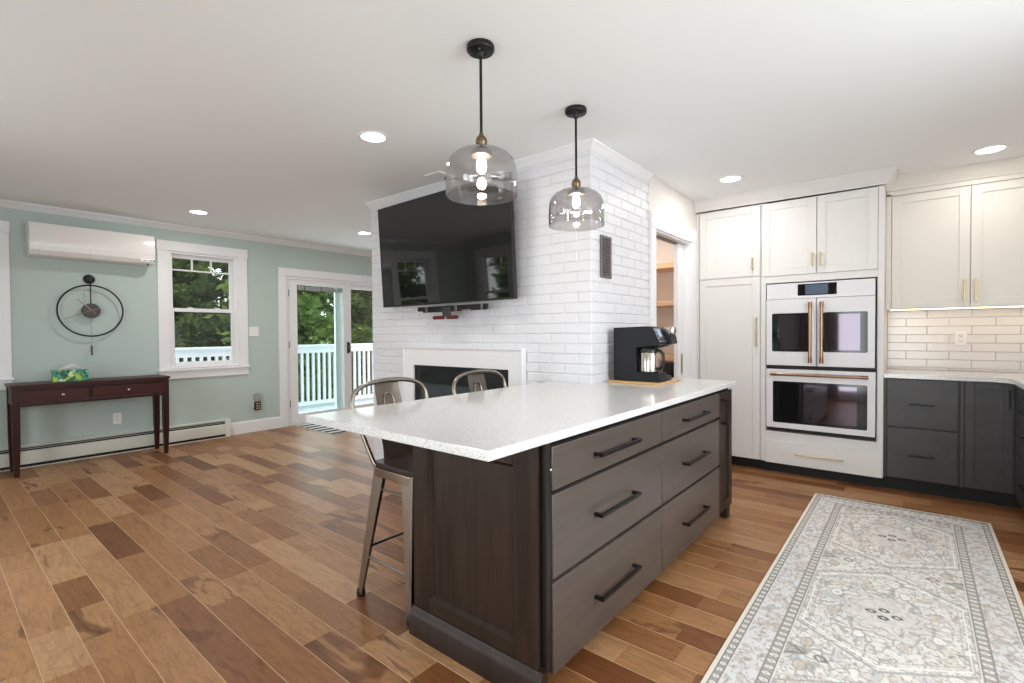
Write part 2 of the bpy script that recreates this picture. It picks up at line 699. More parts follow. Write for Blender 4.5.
W1 = (1.817, 2.553, 0.855, 2.19)     # window_1 opening
W2 = (-0.255, 0.458, 0.855, 2.19)  # window_2 opening (left edge of photo)
D1 = (3.15, 5.0, 0.0, 2.02)       # patio door opening
wall_y('wall_back', Y_B, Y_B + 0.14, X_L - 0.12, X_R + 0.12, [W1, W2, D1], M_mint)
W3 = (5.45, 6.10, 0.855, 2.19)
W4 = (-0.3, 1.5, 0.1, 2.1)
W6 = (2.5, 4.3, 0.1, 2.1)
wall_x('wall_left', X_L - 0.12, X_L, Y_F, Y_B, [W3, W4, W6], M_mint)
W5 = (0.6, 2.6, 1.0, 2.1)
wall_y('wall_front', Y_F - 0.12, Y_F, X_L - 0.12, X_R + 0.12, [W5], M_wallw)
wall_x('wall_right', X_R, X_R + 0.12, Y_F, Y_B, [], M_wallw)
P1 = (3.735, 4.54, 0.0, 2.05)
wall_y('wall_pantry', PY, PY + 0.12, BX1, X_R, [P1], M_wallw)
wall_y('wall_pantry_back', 2.9, 3.0, BX1 - 0.1, X_R, [], M_wallw)

# ------------------------------------------------------------------ painted brick chimney block


def bricks():
    b = MB()
    b.box(PX + 0.006, BX1 - 0.02, PY + 0.006, BY1 - 0.006, 0, 2.6)
    pitch, ln, g = 0.0675, 0.2134, 0.006
    rnd = random.Random(3)
    faces = [(lambda u, v, d: (PX + 0.006 - d, PY + u, v), BY1 - PY, 0.0),
             (lambda u, v, d: (PX + u, PY + 0.006 - d, v), BX1 - PX - 0.001, 0.108),
             (lambda u, v, d: (BX1 - u, BY1 - 0.006 + d, v), BX1 - PX, 0.0)]
    for fn, U, ph in faces:
        b.fn = fn
        rows = int(2.5 / pitch)
        for r in range(rows):
            z0 = r * pitch + 0.012
            shift = ((r % 2) * ln / 2 + ph) % ln
            u = -shift
            while u < U:
                a, c = max(u, 0.0), min(u + ln - g, U)
                if u <= 0:
                    a = 0.0
                if c - a > 0.02:
                    b.frustum(a, c, z0, z0 + pitch - g, 0.0012, 0.0052 + rnd.uniform(-0.001, 0.001), 0.0045)
                u += ln
    b.fn = None
    return struct(b.build('wall_brick', M_brick, None, smooth=False))


bricks()

# ------------------------------------------------------------------ crown mouldings, baseboards


def crown(name, material, pts, prof, up=None):
    """sweep a moulding profile (outward d, drop below ceiling) along 2-D points; outward is to the right of travel"""
    b = MB()
    n = len(pts)
    rings = []
    for i, p in enumerate(pts):
        p = Vector(p)
        ds = []
        if i > 0:
            ds.append((p - Vector(pts[i - 1])).normalized())
        if i < n - 1:
            ds.append((Vector(pts[i + 1]) - p).normalized())
        ns = [Vector((d.y, -d.x)) for d in ds]
        nn = sum(ns, Vector((0, 0)))
        nn = nn / (nn.length_squared) * len(ns) if len(ns) == 1 else nn * (2 / nn.length_squared)
        if len(ns) == 1:
            nn = ns[0]
        ring = []
        for d, drop in prof:
            q = p + nn * d
            zz = (up if up else ceil_z(q.y)) - drop
            ring.append(b.bm.verts.new((q.x, q.y, zz)))
        rings.append(ring)
    m = len(prof)
    for a, c in zip(rings, rings[1:]):
        for k in range(m):
            j = (k + 1) % m
            b.bm.faces.new((a[k], a[j], c[j], c[k]))
    b.bm.faces.new(rings[0])
    b.bm.faces.new(rings[-1][::-1])
    return b.build(name, material, None)


CP = [(0, -0.01), (0.062, -0.01), (0.062, 0.012), (0.05, 0.018), (0.036, 0.036), (0.018, 0.046), (0.012, 0.056), (0, 0.062)]
CPs = [(d * 0.62, p * 0.85 if p > 0 else p) for d, p in CP]
CPc = [(0, -0.01), (0.078, -0.01), (0.078, 0.012), (0.068, 0.02), (0.055, 0.045), (0.03, 0.075), (0.016, 0.088), (0.014, 0.10), (0, 0.10)]
struct(crown('trim_1', M_white, [(X_L, Y_B), (X_R, Y_B)], CP))
struct(crown('trim_2', M_white, [(BX1 - 0.02, BY1), (PX, BY1), (PX, PY), (BX1 - 0.005, PY)][::-1] and
             [(BX1 - 0.005, BY1), (PX, BY1), (PX, PY), (BX1 - 0.005, PY)][::1], [(-d, p) for d, p in CPs] if False else CPs))

b = MB()
for xa, xb in ((2.425, 3.045), (X_L, 0.15)):
    b.box(xa, xb, Y_B - 0.016, Y_B, 0, 0.135)
    b.prism([(Y_B - 0.016, 0.135), (Y_B, 0.135), (Y_B, 0.15), (Y_B - 0.008, 0.15)], xa, xb)
bb = b
# prism verts come out as (y,z,x): reorder the ones lying outside the wall range
for v in bb.bm.verts:
    if v.co.x > 5 and v.co.y < 1:
        v.co = Vector((v.co.z, v.co.x, v.co.y))
struct(bb.build('baseboard_back', M_white, None))

# ------------------------------------------------------------------ windows


def dh_window(name, fn, u0, u1, v0, v1, sgn=1, muntins=2, casing=0.105, stool=True):
    """double-hung window in an opening u0..u1, v0..v1; d>0 points into the room"""
    root = bpy.data.objects.new(name, None)
    COL.objects.link(root)
    c = fn((u0 + u1) / 2, v0, 0)
    root.location = c
    root['kind'] = 'structure'
    b = MB(fn)
    cs = casing
    b.box(u0 - cs, u0, v0 - 0.005, v1, 0, 0.022, 0.003, 1)
    b.box(u1, u1 + cs, v0 - 0.005, v1, 0, 0.022, 0.003, 1)
    b.box(u0 - cs - 0.006, u1 + cs + 0.006, v1, v1 + 0.11, 0, 0.026, 0.003, 1)
    b.build('window_casing', M_white, root)
    b = MB(fn)
    b.box(u0 - cs - 0.012, u1 + cs + 0.012, v0 - 0.028, v0 - 0.004, -0.06, 0.05, 0.004, 1)
    b.box(u0 - cs, u1 + cs, v0 - 0.115, v0 - 0.028, 0, 0.02, 0.003, 1)
    b.build('window_sill', M_white, root)
    b = MB(fn)
    t = 0.022
    b.box(u0, u0 + t, v0, v1, -0.135, 0.0)
    b.box(u1 - t, u1, v0, v1, -0.135, 0.0)
    b.box(u0 + t, u1 - t, v1 - t, v1, -0.135, 0.0)
    b.box(u0 + t, u1 - t, v0 - 0.004, v0 + 0.02, -0.135, 0.0)
    b.box(u0 + t, u0 + t + 0.02, v0 + 0.02, v1 - t, -0.03, -0.015)
    b.box(u1 - t - 0.02, u1 - t, v0 + 0.02, v1 - t, -0.03, -0.015)
    b.build('window_frame', M_white, root)
    st = 0.042
    a, c2 = u0 + t, u1 - t
    vm = v0 + (v1 - v0) * 0.505
    # lower sash (room side) and upper sash (outer)
    for nm, za, zb, da, db in (('lower_sash', v0 + 0.02, vm + 0.02, -0.075, -0.04), ('upper_sash', vm - 0.02, v1 - t, -0.115, -0.08)):
        b = MB(fn)
        b.box(a, a + st, za, zb, da, db, 0.003, 1)
        b.box(c2 - st, c2, za, zb, da, db, 0.003, 1)
        b.box(a + st, c2 - st, za, za + (0.05 if nm[0] == 'l' else 0.04), da, db - 0.0005, 0.003, 1)
        b.box(a + st, c2 - st, zb - 0.04, zb, da, db - 0.0005, 0.003, 1)
        if nm[0] == 'u' and muntins:
            vb = zb - 0.04 - 0.135
            b.box(a + st, c2 - st, vb - 0.008, vb + 0.008, da + 0.008, db - 0.004)
            for k in range(1, muntins + 1):
                uu = a + st + (c2 - a - 2 * st) * k / (muntins + 1)
                b.box(uu - 0.008, uu + 0.008, vb + 0.008, zb - 0.04, da + 0.008, db - 0.005)
        s = b.build(nm, M_white, root)
        MB(fn).box(a + st - 0.004, c2 - st + 0.004, za + 0.035, zb - 0.035, (da + db) / 2 - 0.003, (da + db) / 2 + 0.003).build('glass_pane', M_glass, s)
        if nm[0] == 'l':
            for fr in (0.3, 0.72):
                uu = a + (c2 - a) * fr
                MB(fn).box(uu - 0.025, uu + 0.025, zb, zb + 0.012, da + 0.004, db - 0.004, 0.003, 1).build('sash_lock', M_plate, s)
    return root


def fyb(Y0):
    return lambda u, v, d: (u, Y0 - d, v)


dh_window('window_1', fyb(Y_B), *W1)
dh_window('window_2', fyb(Y_B), *W2)
dh_window('window_3', lambda u, v, d: (X_L + d, u, v), *W3)


def plain_window(name, fn, u0, u1, v0, v1, mull):
    root = bpy.data.objects.new(name, None)
    COL.objects.link(root)
    root.location = fn((u0 + u1) / 2, v0, 0)
    root['kind'] = 'structure'
    b = MB(fn)
    for a, c in ((u0 - 0.09, u0), (u1, u1 + 0.09)):
        b.box(a, c, v0 - 0.09, v1 + 0.09, 0, 0.02)
    b.box(u0, u1, v1, v1 + 0.09, 0, 0.02)
    b.box(u0, u1, v0 - 0.09, v0, 0, 0.02)
    b.build('window_casing', M_white, root)
    b = MB(fn)
    n = mull + 1
    t = 0.05
    for k in range(n + 1):
        uu = u0 + (u1 - u0) * k / n
        b.box(max(u0, uu - t), min(u1, uu + t), v0, v1, -0.09, -0.04)
    for k in range(n):
        a = u0 + (u1 - u0) * k / n + t
        c = u0 + (u1 - u0) * (k + 1) / n - t
        b.box(a, c, v0, v0 + t, -0.09, -0.04)
        b.box(a, c, v1 - t, v1, -0.09, -0.04)
    fr = b.build('window_frame', M_white, root)
    for k in range(n):
        a = u0 + (u1 - u0) * k / n + t
        c = u0 + (u1 - u0) * (k + 1) / n - t
        MB(fn).box(a, c, v0 + t, v1 - t, -0.068, -0.062).build('glass_pane', M_glass, fr)
    return root


plain_window('window_4', lambda u, v, d: (X_L + d, u, v), *W4, 1)
plain_window('window_5_added', lambda u, v, d: (u, Y_F + d, v), *W5, 1)  # unseen kitchen window, added to let light across the island
plain_window('window_6_added', lambda u, v, d: (X_L + d, u, v), *W6, 1)  # unseen side window, added for fill light

# curtain drawn to one side of the side window (seen in the oven doors' reflection)
b = MB()
n_ = 60
ra, rb = [], []
for i in range(n_ + 1):
    t_ = i / n_
    ph = 0.022 * math.sin(t_ * 2 * math.pi * 9) + 0.006 * math.sin(t_ * 23)
    ra.append(b.bm.verts.new((X_L + 0.085 + ph, 1.02 + 0.62 * t_, 0.03)))
    rb.append(b.bm.verts.new((X_L + 0.085 + ph * .8, 1.03 + 0.60 * t_, 2.22)))
for i in range(n_):
    b.bm.faces.new((ra[i], ra[i + 1], rb[i + 1], rb[i]))
bmesh.ops.solidify(b.bm, geom=b.bm.faces[:], thickness=0.002)
cur = thing('curtain', (X_L + 0.085, 1.33, 0.03), 'long taupe curtain beside the side window, mirrored in the oven door glass', 'curtain')
b.build('curtain_panel', M_cloth, cur)
MB().tube([(X_L + 0.085, -0.45, 2.235), (X_L + 0.085, 1.75, 2.235)], 0.012, None, 12).build('rod', M_blackm, cur)

# ------------------------------------------------------------------ patio door


def patio_door():
    root = bpy.data.objects.new('door_1', None)
    COL.objects.link(root)
    root.location = (4.05, Y_B, 0)
    root['kind'] = 'structure'
    fn = fyb(Y_B)
    u0, u1, v0, v1 = D1
    b = MB(fn)
    b.box(u0 - 0.105, u0, 0, v1, 0, 0.022, 0.003, 1)
    b.box(u1, u1 + 0.105, 0, v1, 0, 0.022, 0.003, 1)
    b.box(u0 - 0.105, u1 + 0.105, v1, v1 + 0.105, 0, 0.024, 0.003, 1)
    b.build('door_casing', M_white, root)
    b = MB(fn)
    b.box(u0, u0 + 0.035, 0, v1, -0.13, 0)
    b.box(u1 - 0.035, u1, 0, v1, -0.13, 0)
    b.box(u0 + 0.035, u1 - 0.035, v1 - 0.035, v1, -0.13, 0)
    b.box(u0 + 0.035, u1 - 0.035, 0, 0.03, -0.13, -0.001)
    b.build('door_frame', M_white, root)

    def panel(nm, a, c, da, db, st):
        b = MB(fn)
        za, zb = 0.03, v1 - 0.035
        b.box(a, a + st, za, zb, da, db, 0.004, 1)
        b.box(c - st, c, za, zb, da, db, 0.004, 1)
        b.box(a + st, c - st, za, za + 0.12, da, db - 0.0005, 0.004, 1)
        b.box(a + st, c - st, zb - 0.068, zb, da, db - 0.0005, 0.004, 1)
        p = b.build(nm, M_white, root)
        m = (da + db) / 2
        MB(fn).box(a + st - 0.004, c - st + 0.004, za + 0.11, zb - 0.06, m - 0.004, m + 0.004).build('glass_pane', M_dglass if nm[0] == 's' else M_glass, p)
        return p
    p = panel('sliding_panel', u0 + 0.04, 4.14, -0.055, -0.015, 0.125)
    # rolled blind head seen at the top of the glass
    b = MB(fn)
    for a, c in ((3.33, 3.42), (3.44, 3.67), (3.69, 3.90), (3.92, 4.01)):
        b.box(a, c, 1.845, 1.905, -0.030, -0.026)
    b.build('blind_head', M_blind, p)
    b = MB(fn)
    b.lathe([(0.012, 0), (0.02, 0.004), (0.02, 0.02), (0.012, 0.024)], 0, 0, 0, 12)
    b = MB(fn)
    b.box(4.065, 4.095, 0.95, 1.12, -0.0151, -0.006, 0.004, 2)
    b.tube([(4.08, 0.965, -0.006), (4.08, 0.97, 0.03), (4.08, 1.035, 0.042), (4.08, 1.10, 0.03), (4.08, 1.105, -0.006)], 0.008, None, 8)
    b.build('door_handle', M_blackm, p)
    panel('fixed_panel', 3.92, u1 - 0.036, -0.115, -0.075, 0.125)
    for z in (0.25, 1.05, 1.75):
        MB(fn).box(u0 + 0.036, u0 + 0.05, z, z + 0.09, -0.012, -0.004, 0.002, 1).build('door_hinge', M_grey, root)


patio_door()

# ------------------------------------------------------------------ pantry opening and pocket door
root = bpy.data.objects.new('door_2', None)
COL.objects.link(root)
root.location = (4.16, PY, 0)
root['kind'] = 'structure'
fn = fyb(PY)
b = MB(fn)
b.box(3.645, 3.735, 0, 2.05, 0, 0.02, 0.003, 1)
b.box(4.54, 4.66, 0, 2.05, 0, 0.02, 0.003, 1)
b.box(3.645, 4.66, 2.05, 2.18, 0, 0.022, 0.003, 1)
b.build('door_casing', M_white, root)
b = MB(fn)
b.box(3.727, 3.741, 0, 2.05, -0.125, 0.004)
b.box(3.741, 4.534, 2.036, 2.052, -0.125, 0.004)
b.box(4.532, 4.546, 0, 2.05, -0.125, 0.004)
b.build('door_frame', M_white, root)
pd = MB(fn).box(4.365, 4.532, 0.012, 2.03, -0.085, -0.045, 0.002, 1).build('pocket_door', M_white, root)
b = MB(fn)
b.box(4.43, 4.47, 0.84, 1.035, -0.0455, -0.042, 0.003, 1)
b.build('flush_pull', M_brass, pd)
MB(fn).box(4.44, 4.46, 0.86, 1.015, -0.0425, -0.0415).build('pull_recess', mat('dark_brass_recess', srgb(96, 76, 46), 0.5, 0.8), pd)
MB(fn).box(3.745, 4.53, 2.022, 2.037, -0.08, -0.05).build('door_track', M_grey, root)

area('pantry_fill', (4.5, 2.3, 2.40), (4.5, 2.3, 0), 0.2, 0.2, 12, (1.0, 0.92, 0.82), 'DISK')  # added lamp without a fixture, to brighten the pantry
# pantry shelves
for z, lab in ((1.90, 'top pine shelf seen through the pantry doorway'), (1.505, 'middle pine shelf seen through the pantry doorway'),
               (0.93, 'lowest visible pine shelf in the pantry, behind the coffee maker'), (0.62, 'pine shelf low in the pantry carrying a dark canister')):
    o = MB().box(4.99, X_R, 1.73, 2.9, z, z + 0.055 if z != 1.505 else z + 0.045, 0.003, 1).build('pantry_shelf', M_shelf, None)
    tag(o, lab, 'shelf', 'pine shelves in the pantry')

# ------------------------------------------------------------------ kitchen island
isl = thing('kitchen_island', (2.38, 1.26, 0), 'dark espresso kitchen island with grey-brown drawers and black bar handles under the white worktop', 'kitchen island')
IX0, IX1, IY0, IY1 = 1.29, 3.435, 0.955, 1.60
b = MB()
b.box(IX0 + 0.02, IX1 - 0.012, IY0, PY - 0.012, 0.08, 0.869)
b.build('carcass', mat('shadow_black_carcass', srgb(10, 9, 9), 0.8, 0, 0.2), isl)  # shadow of the drawer gaps put into the carcass colour
MB().box(IX0 + 0.06, 3.16, IY0 + 0.07, PY - 0.02, 0.0, 0.08).build('toe_kick', M_toe, isl)
# end panel facing -X: frame and recessed field with a small bead
fn = fx(IX0 + 0.02)
b = MB(fn)
ya, yb, za, zb = IY0 + 0.005, 1.592, 0.10, 0.869
rw = 0.10
b.box(ya, ya + rw, za, zb, 0, 0.022, 0.002, 1)
b.box(yb - rw + 0.01, yb, za, zb, 0, 0.022, 0.002, 1)
b.box(ya + rw, yb - rw + 0.01, za, za + 0.065, 0, 0.0217, 0.002, 1)
b.box(ya + rw, yb - rw + 0.01, zb - 0.09, zb, 0, 0.0217, 0.002, 1)
b.box(ya + rw - 0.002, yb - rw + 0.012, za + 0.06, zb - 0.085, 0, 0.003)
i0, i1, j0, j1 = ya + rw, yb - rw + 0.01, za + 0.065, zb - 0.09
s = 0.014
for q in (((i0, j0), (i1, j0), (i1 - s, j0 + s), (i0 + s, j0 + s)), ((i1, j0), (i1, j1), (i1 - s, j1 - s), (i1 - s, j0 + s)),
          ((i1, j1), (i0, j1), (i0 + s, j1 - s), (i1 - s, j1 - s)), ((i0, j1), (i0, j0), (i0 + s, j0 + s), (i0 + s, j1 - s))):
    vs = []
    for k, (uu, vv) in enumerate(q):
        vs.append(b.bm.verts.new(fn(uu, vv, 0.021 if k < 2 else 0.0045)))
    b.bm.faces.new(vs)
b.build('end_panel', M_esp, isl)
# base moulding round the end
b = MB(fn)
b.prism([(0.0, 0.0), (0.045, 0.0), (0.045, 0.082), (0.040, 0.090), (0.036, 0.098), (0.030, 0.104), (0.026, 0.112), (0.0, 0.112)], IY0 - 0.022, 1.596)
for v in b.bm.verts:
    pass
b.bm.verts.ensure_lookup_table()
b2 = MB()
prof = [(0.0, 0.0), (0.045, 0.0), (0.045, 0.082), (0.040, 0.090), (0.036, 0.098), (0.030, 0.104), (0.026, 0.112), (0.0, 0.112)]
b2.prism(prof, IY0 - 0.022, 1.596)
for v in b2.bm.verts:
    d, z, y = v.co
    v.co = Vector((IX0 + 0.02 - d, y, z))
b.bm.free()
b2.build('base_moulding', M_esp, isl)
# corner stile
MB().box(IX0 + 0.021, IX0 + 0.05, IY0 - 0.018, IY0 - 0.0005, 0.10, 0.869, 0.002, 1).build('corner_stile', mat('black_brown_stile', srgb(28, 24, 23), 0.4), isl)
# drawers on the -Y face
FY = IY0
fn = fy(FY)
cols = ((1.345, 2.262), (2.270, 3.165))
rows = ((0.699, 0.848), (0.400, 0.685), (0.074, 0.386))
for (ua, ub) in cols:
    for i, (va, vb) in enumerate(rows):
        d = slab('drawer', M_espd, isl, fn, ua, ub, va, vb, 0.022, 0.003)
        uc = (ua + ub) / 2 - 0.018
        vc = (va + vb) / 2 + (-0.002, 0.0, -0.004)[i]
        pull('handle', M_blackm, d, fn, (uc - 0.162, vc), (uc + 0.162, vc), 0.022, 0.040, 0.0135)
dd = shaker('door', M_esp, isl, fn, 3.176, 3.43, 0.088, 0.848, 0.022, 0.062, 0.010)
pull('handle', M_blackm, dd, fn, (3.205, 0.655), (3.205, 0.80), 0.022, 0.040, 0.0135)
MB().box(3.36, 3.43, IY0 - 0.01, IY0 + 0.05, 0.0, 0.0875, 0.003, 1).build('foot', M_esp, isl)
MB(fn).lathe([(0.004, 0.0), (0.004, 0.003), (0.0015, 0.005)], 1.333, 0.775, 0.022, 10).build('bumper_dot', M_plate, isl)

poly = [(1.01, 0.918), (3.476, 0.918), (3.476, PY - 0.004), (PX - 0.004, PY - 0.004), (PX - 0.004, 1.925), (1.01, 1.925)]
o = MB().prism(poly, 0.870, 0.90, 0.003, 2).build('worktop', M_quartz, None)
tag(o, 'white speckled quartz worktop on the island, notched round the brick corner', 'countertop')

# ------------------------------------------------------------------ bar stools


def make_stool():
    cx, cy = 1.547, 1.836
    t = thing('bar_stool', (cx, cy, 0), 'steel bar stool with dark wood seat at the near left end of the island', 'bar stool', 'steel bar stools at the island')
    zs = 0.60
    # legs: tapering pressed channels, splayed
    for sx in (-1, 1):
        for sy in (-1, 1):
            top = Vector((cx + sx * 0.165, cy + sy * 0.130, zs - 0.005))
            bot = Vector((cx + sx * 0.235, cy + (0.175 if sy > 0 else -0.195), 0.012))
            b = MB()

            def ring(p, w):
                pts = [(0, 0), (w, 0), (w, 0.006), (0.010, 0.006 + 0.003), (0.006 + 0.003, 0.010), (0.006, w), (0, w)]
                return [b.bm.verts.new((p.x - sx * (a - 0.012), p.y - sy * (c - 0.012), p.z)) for a, c in pts]
            r0 = ring(bot, 0.032)
            rm = ring(bot.lerp(top, 0.55), 0.056)
            r1 = ring(top, 0.078)
            for A, B in ((r0, rm), (rm, r1)):
                for k in range(7):
                    j = (k + 1) % 7
                    b.bm.faces.new((A[k], A[j], B[j], B[k]))
            b.bm.faces.new(r0)
            b.bm.faces.new(r1)
            # pressed rib along the outer corner
            for fa in (0.30, 0.62):
                pass
            pa, pb = bot.lerp(top, 0.22), bot.lerp(top, 0.52)
            off = Vector((sx * 0.0125, -sy * 0.004, 0))
            b.tube([pa + off, pa.lerp(pb, 0.5) + off, pb + off], 0.0035, None, 6)
            lg = b.build('leg', M_steel, t)
            MB().lathe([(0.0, 0), (0.019, 0), (0.021, 0.006), (0.019, 0.03), (0.016, 0.034)], bot.x, bot.y, 0.0, 12).build('foot_cap', M_black, lg)
    # foot rails
    def lp(sx, sy, z):
        a = (z - 0.012) / (zs - 0.017)
        return Vector((cx + sx * (0.235 + (0.165 - 0.235) * a), cy + ((0.175 + (0.13 - 0.175) * a) if sy > 0 else -(0.195 + (0.13 - 0.195) * a)), z))
    for (A, B) in (((-1, -1), (-1, 1)), ((1, -1), (1, 1))):
        MB().tube([lp(*A, 0.185), lp(*B, 0.185)], 0.0075).build('foot_rail', M_steel, t)
    for (A, B) in (((-1, -1), (1, -1)), ((-1, 1), (1, 1))):
        MB().tube([lp(*A, 0.225), lp(*B, 0.225)], 0.0075).build('foot_rail', M_steel, t)
    for (A, B) in (((-1, -1), (-1, 1)), ((1, -1), (1, 1))):
        MB().tube([lp(*A, 0.505), lp(*B, 0.505)], 0.006).build('upper_rail', M_steel, t)
    # seat pan and wooden seat
    def rr(hx, hy, r, n=5):
        out = []
        for qx, qy, a0 in ((1, 1, 0), (-1, 1, 90), (-1, -1, 180), (1, -1, 270)):
            for k in range(n):
                a = math.radians(a0 + 90 * k / (n - 1))
                out.append((cx + qx * (hx - r) + r * math.cos(a), cy + qy * (hy - r) + r * math.sin(a)))
        return out
    MB().prism(rr(0.183, 0.152, 0.035), zs - 0.04, zs, 0.004, 2).build('seat_pan', M_steel, t)
    MB().prism(rr(0.187, 0.157, 0.04), zs + 0.0005, zs + 0.028, 0.006, 2).build('seat', M_seat, t)
    # back hoop
    yb = cy + 0.152
    path = []
    half = [(0.160, -0.075, -0.012), (0.178, -0.028, 0.0), (0.190, 0.0, 0.06), (0.206, 0.035, 0.15), (0.224, 0.065, 0.23), (0.233, 0.082, 0.285),
            (0.226, 0.092, 0.325), (0.200, 0.098, 0.358), (0.150, 0.102, 0.381), (0.08, 0.104, 0.392)]
    L_ = [Vector((cx - a, yb + y_, zs + z_)) for a, y_, z_ in half]
    R_ = [Vector((cx + a, yb + y_, zs + z_)) for a, y_, z_ in half][::-1]
    pts = L_ + [Vector((cx, yb + 0.105, zs + 0.395))] + R_
    # smooth the hoop
    for _ in range(2):
        q = [pts[0]]
        for a, c in zip(pts, pts[1:]):
            q += [a.lerp(c, 0.25), a.lerp(c, 0.75)]
        q.append(pts[-1])
        pts = q
    MB().tube(pts, 0.0115, None, 10).build('back_frame', M_steel, t)
    # splat
    b = MB()
    rows_ = [(0.115, 0.0, -0.02), (0.098, 0.012, 0.05), (0.086, 0.04, 0.16), (0.080, 0.07, 0.26), (0.078, 0.094, 0.345), (0.076, 0.103, 0.39)]
    grid = []
    rows_ = [(w * 0.98, y_ + 0.028 * min(1, max(0, z_ / 0.1)), z_) for w, y_, z_ in rows_]
    for w, y_, z_ in rows_:
        grid.append([b.bm.verts.new((cx + w * s_, yb + y_ + 0.008 * (1 - s_ * s_), zs + z_)) for s_ in (-1, -0.6, -0.2, 0.2, 0.6, 1)])
    for a, c in zip(grid, grid[1:]):
        for k in range(5):
            b.bm.faces.new((a[k], a[k + 1], c[k + 1], c[k]))
    bmesh.ops.solidify(b.bm, geom=b.bm.faces[:], thickness=0.003)
    sp = b.build('backrest', M_steel, t)
    hx, z0, z1 = 0.03, zs + 0.17, zs + 0.325
    pth = [(-hx, z0), (-hx, z1 - 0.03), (-hx + 0.008, z1 - 0.008), (-hx + 0.02, z1), (hx - 0.02, z1), (hx - 0.008, z1 - 0.008), (hx, z1 - 0.03), (hx, z0)]

    def yy(z):
        zz = z - zs
        for (w, y0_, a), (w2, y1_, c) in zip(rows_, rows_[1:]):
            if a <= zz <= c:
                return yb + y0_ + (y1_ - y0_) * (zz - a) / (c - a) + 0.0065
        return yb
    MB().tube([(cx + a, yy(c) - 0.004, c) for a, c in pth], 0.0055, None, 6).build('pressed_rib', M_steel, sp)
    return t


stool = make_stool()
st2 = copy_tree(stool)
st2.location.x += 0.685
st2.location.y += 0.015
st2['label'] = 'steel bar stool with dark wood seat, farther along the island in front of the fireplace'

# ------------------------------------------------------------------ pendants


def make_pendant(x, y, label):
    zc = ceil_z(y)
    t = thing('pendant_lamp', (x, y, zc), label, 'pendant lamp', 'smoked glass pendants over the island')
    b = MB().lathe([(0.0, 0), (0.057, 0), (0.059, -0.004), (0.059, -0.020), (0.055, -0.026), (0.050, -0.028), (0.046, -0.026), (0.040, -0.030), (0.018, -0.033), (0.012, -0.05), (0.0, -0.052)], x, y, zc, 40)
    cn = b.build('canopy', M_blackm, t)
    for a in (0.6, 0.6 + math.pi):
        MB().sphere((x + 0.035 * math.cos(a), y + 0.035 * math.sin(a), zc - 0.031), 0.005, seg=8).build('screw', M_grey, cn)
    zt = 2.012
    MB().cyl((x, y, zt + 0.06), (x, y, zc - 0.04), 0.0062, None, 12).build('rod', M_blackm, t)
    MB().lathe([(0.0, 0.072), (0.009, 0.072), (0.010, 0.062), (0.016, 0.058), (0.024, 0.045), (0.026, 0.03), (0.024, 0.026), (0.024, 0.006), (0.034, 0.002), (0.038, -0.006), (0.036, -0.010), (0.0, -0.010)], x, y, zt, 28).build('socket', M_brassold, t)
    R, Hh = 0.152, 0.196
    prof = [(0.030, 0.0), (0.060, -0.002), (0.092, -0.009), (0.117, -0.022), (0.136, -0.042), (0.147, -0.068), (0.151, -0.098), (0.152, -0.135), (0.1535, -0.150), (0.152, -0.155), (0.1525, -0.175), (0.152, -Hh)]
    inner = [(r - 0.003, z if k == len(prof) - 1 else z - 0.002) for k, (r, z) in enumerate(prof)][::-1]
    b = MB().lathe(prof + inner, x, y, zt, 64)
    b.build('glass_shade', M_smoke, t)
    MB().lathe([(0.0, 0.0), (0.045, 0.0), (0.047, -0.008), (0.045, -0.02), (0.0, -0.021)], x, y, zt - 0.006, 28).build('socket_collar', M_grey, t)
    bl = MB().lathe([(0.012, -0.02), (0.013, -0.03), (0.018, -0.045), (0.021, -0.065), (0.019, -0.085), (0.011, -0.098), (0.0, -0.102)], x, y, zt, 20).build('bulb', M_bulb, t)
    return t


make_pendant(1.545, 1.430, 'larger-looking smoked glass dome pendant on a black rod, nearer the camera over the island')
make_pendant(2.310, 1.434, 'smoked glass dome pendant on a black rod in front of the white brick corner')

# ------------------------------------------------------------------ recessed lights
for x, y, lab in ((1.83, 2.608, 'round recessed ceiling light just left of the nearer pendant'),
                  (1.837, 5.60, 'round recessed ceiling light above the window on the mint wall'),
                  (3.526, 5.233, 'round recessed ceiling light at the edge of the brick wall, before the patio door'),
                  (4.145, 1.137, 'round recessed ceiling light in front of the tall pantry cabinet'),
                  (4.59, -0.388, 'round recessed ceiling light in front of the cream wall cabinets')):
    zc = ceil_z(y)
    t = thing('recessed_light', (x, y, zc), lab, 'ceiling light', 'recessed ceiling lights')
    MB().lathe([(0.072, -0.001), (0.074, -0.006), (0.090, -0.006), (0.094, -0.001), (0.094, 0.003)], x, y, zc, 40).build('trim_ring', M_white, t)
    MB().lathe([(0.0, -0.0035), (0.0735, -0.0035), (0.0735, -0.001), (0.0, -0.001)], x, y, zc, 40).build('lens', M_led, t)
    area('downlight', (x, y, zc - 0.008), (x, y, 0), 0.14, 0.14, 8 if y > 3 else (6 if y > 0 else 3), (1.0, 0.95, 0.88), 'DISK')

# ------------------------------------------------------------------ TV and mount
TVC = Vector((2.62, 2.901, 1.899))
n = Vector((-0.998, 0.020, -0.057)).normalized()
uu = Vector((-0.020, -1.0, 0.0)).normalized()
vv = uu.cross(n).normalized()
if vv.z < 0:
    vv = -vv
TW, TH = 1.535, 0.864


def tvmap(u, v, d):
    return TVC + uu * u + vv * v + n * d


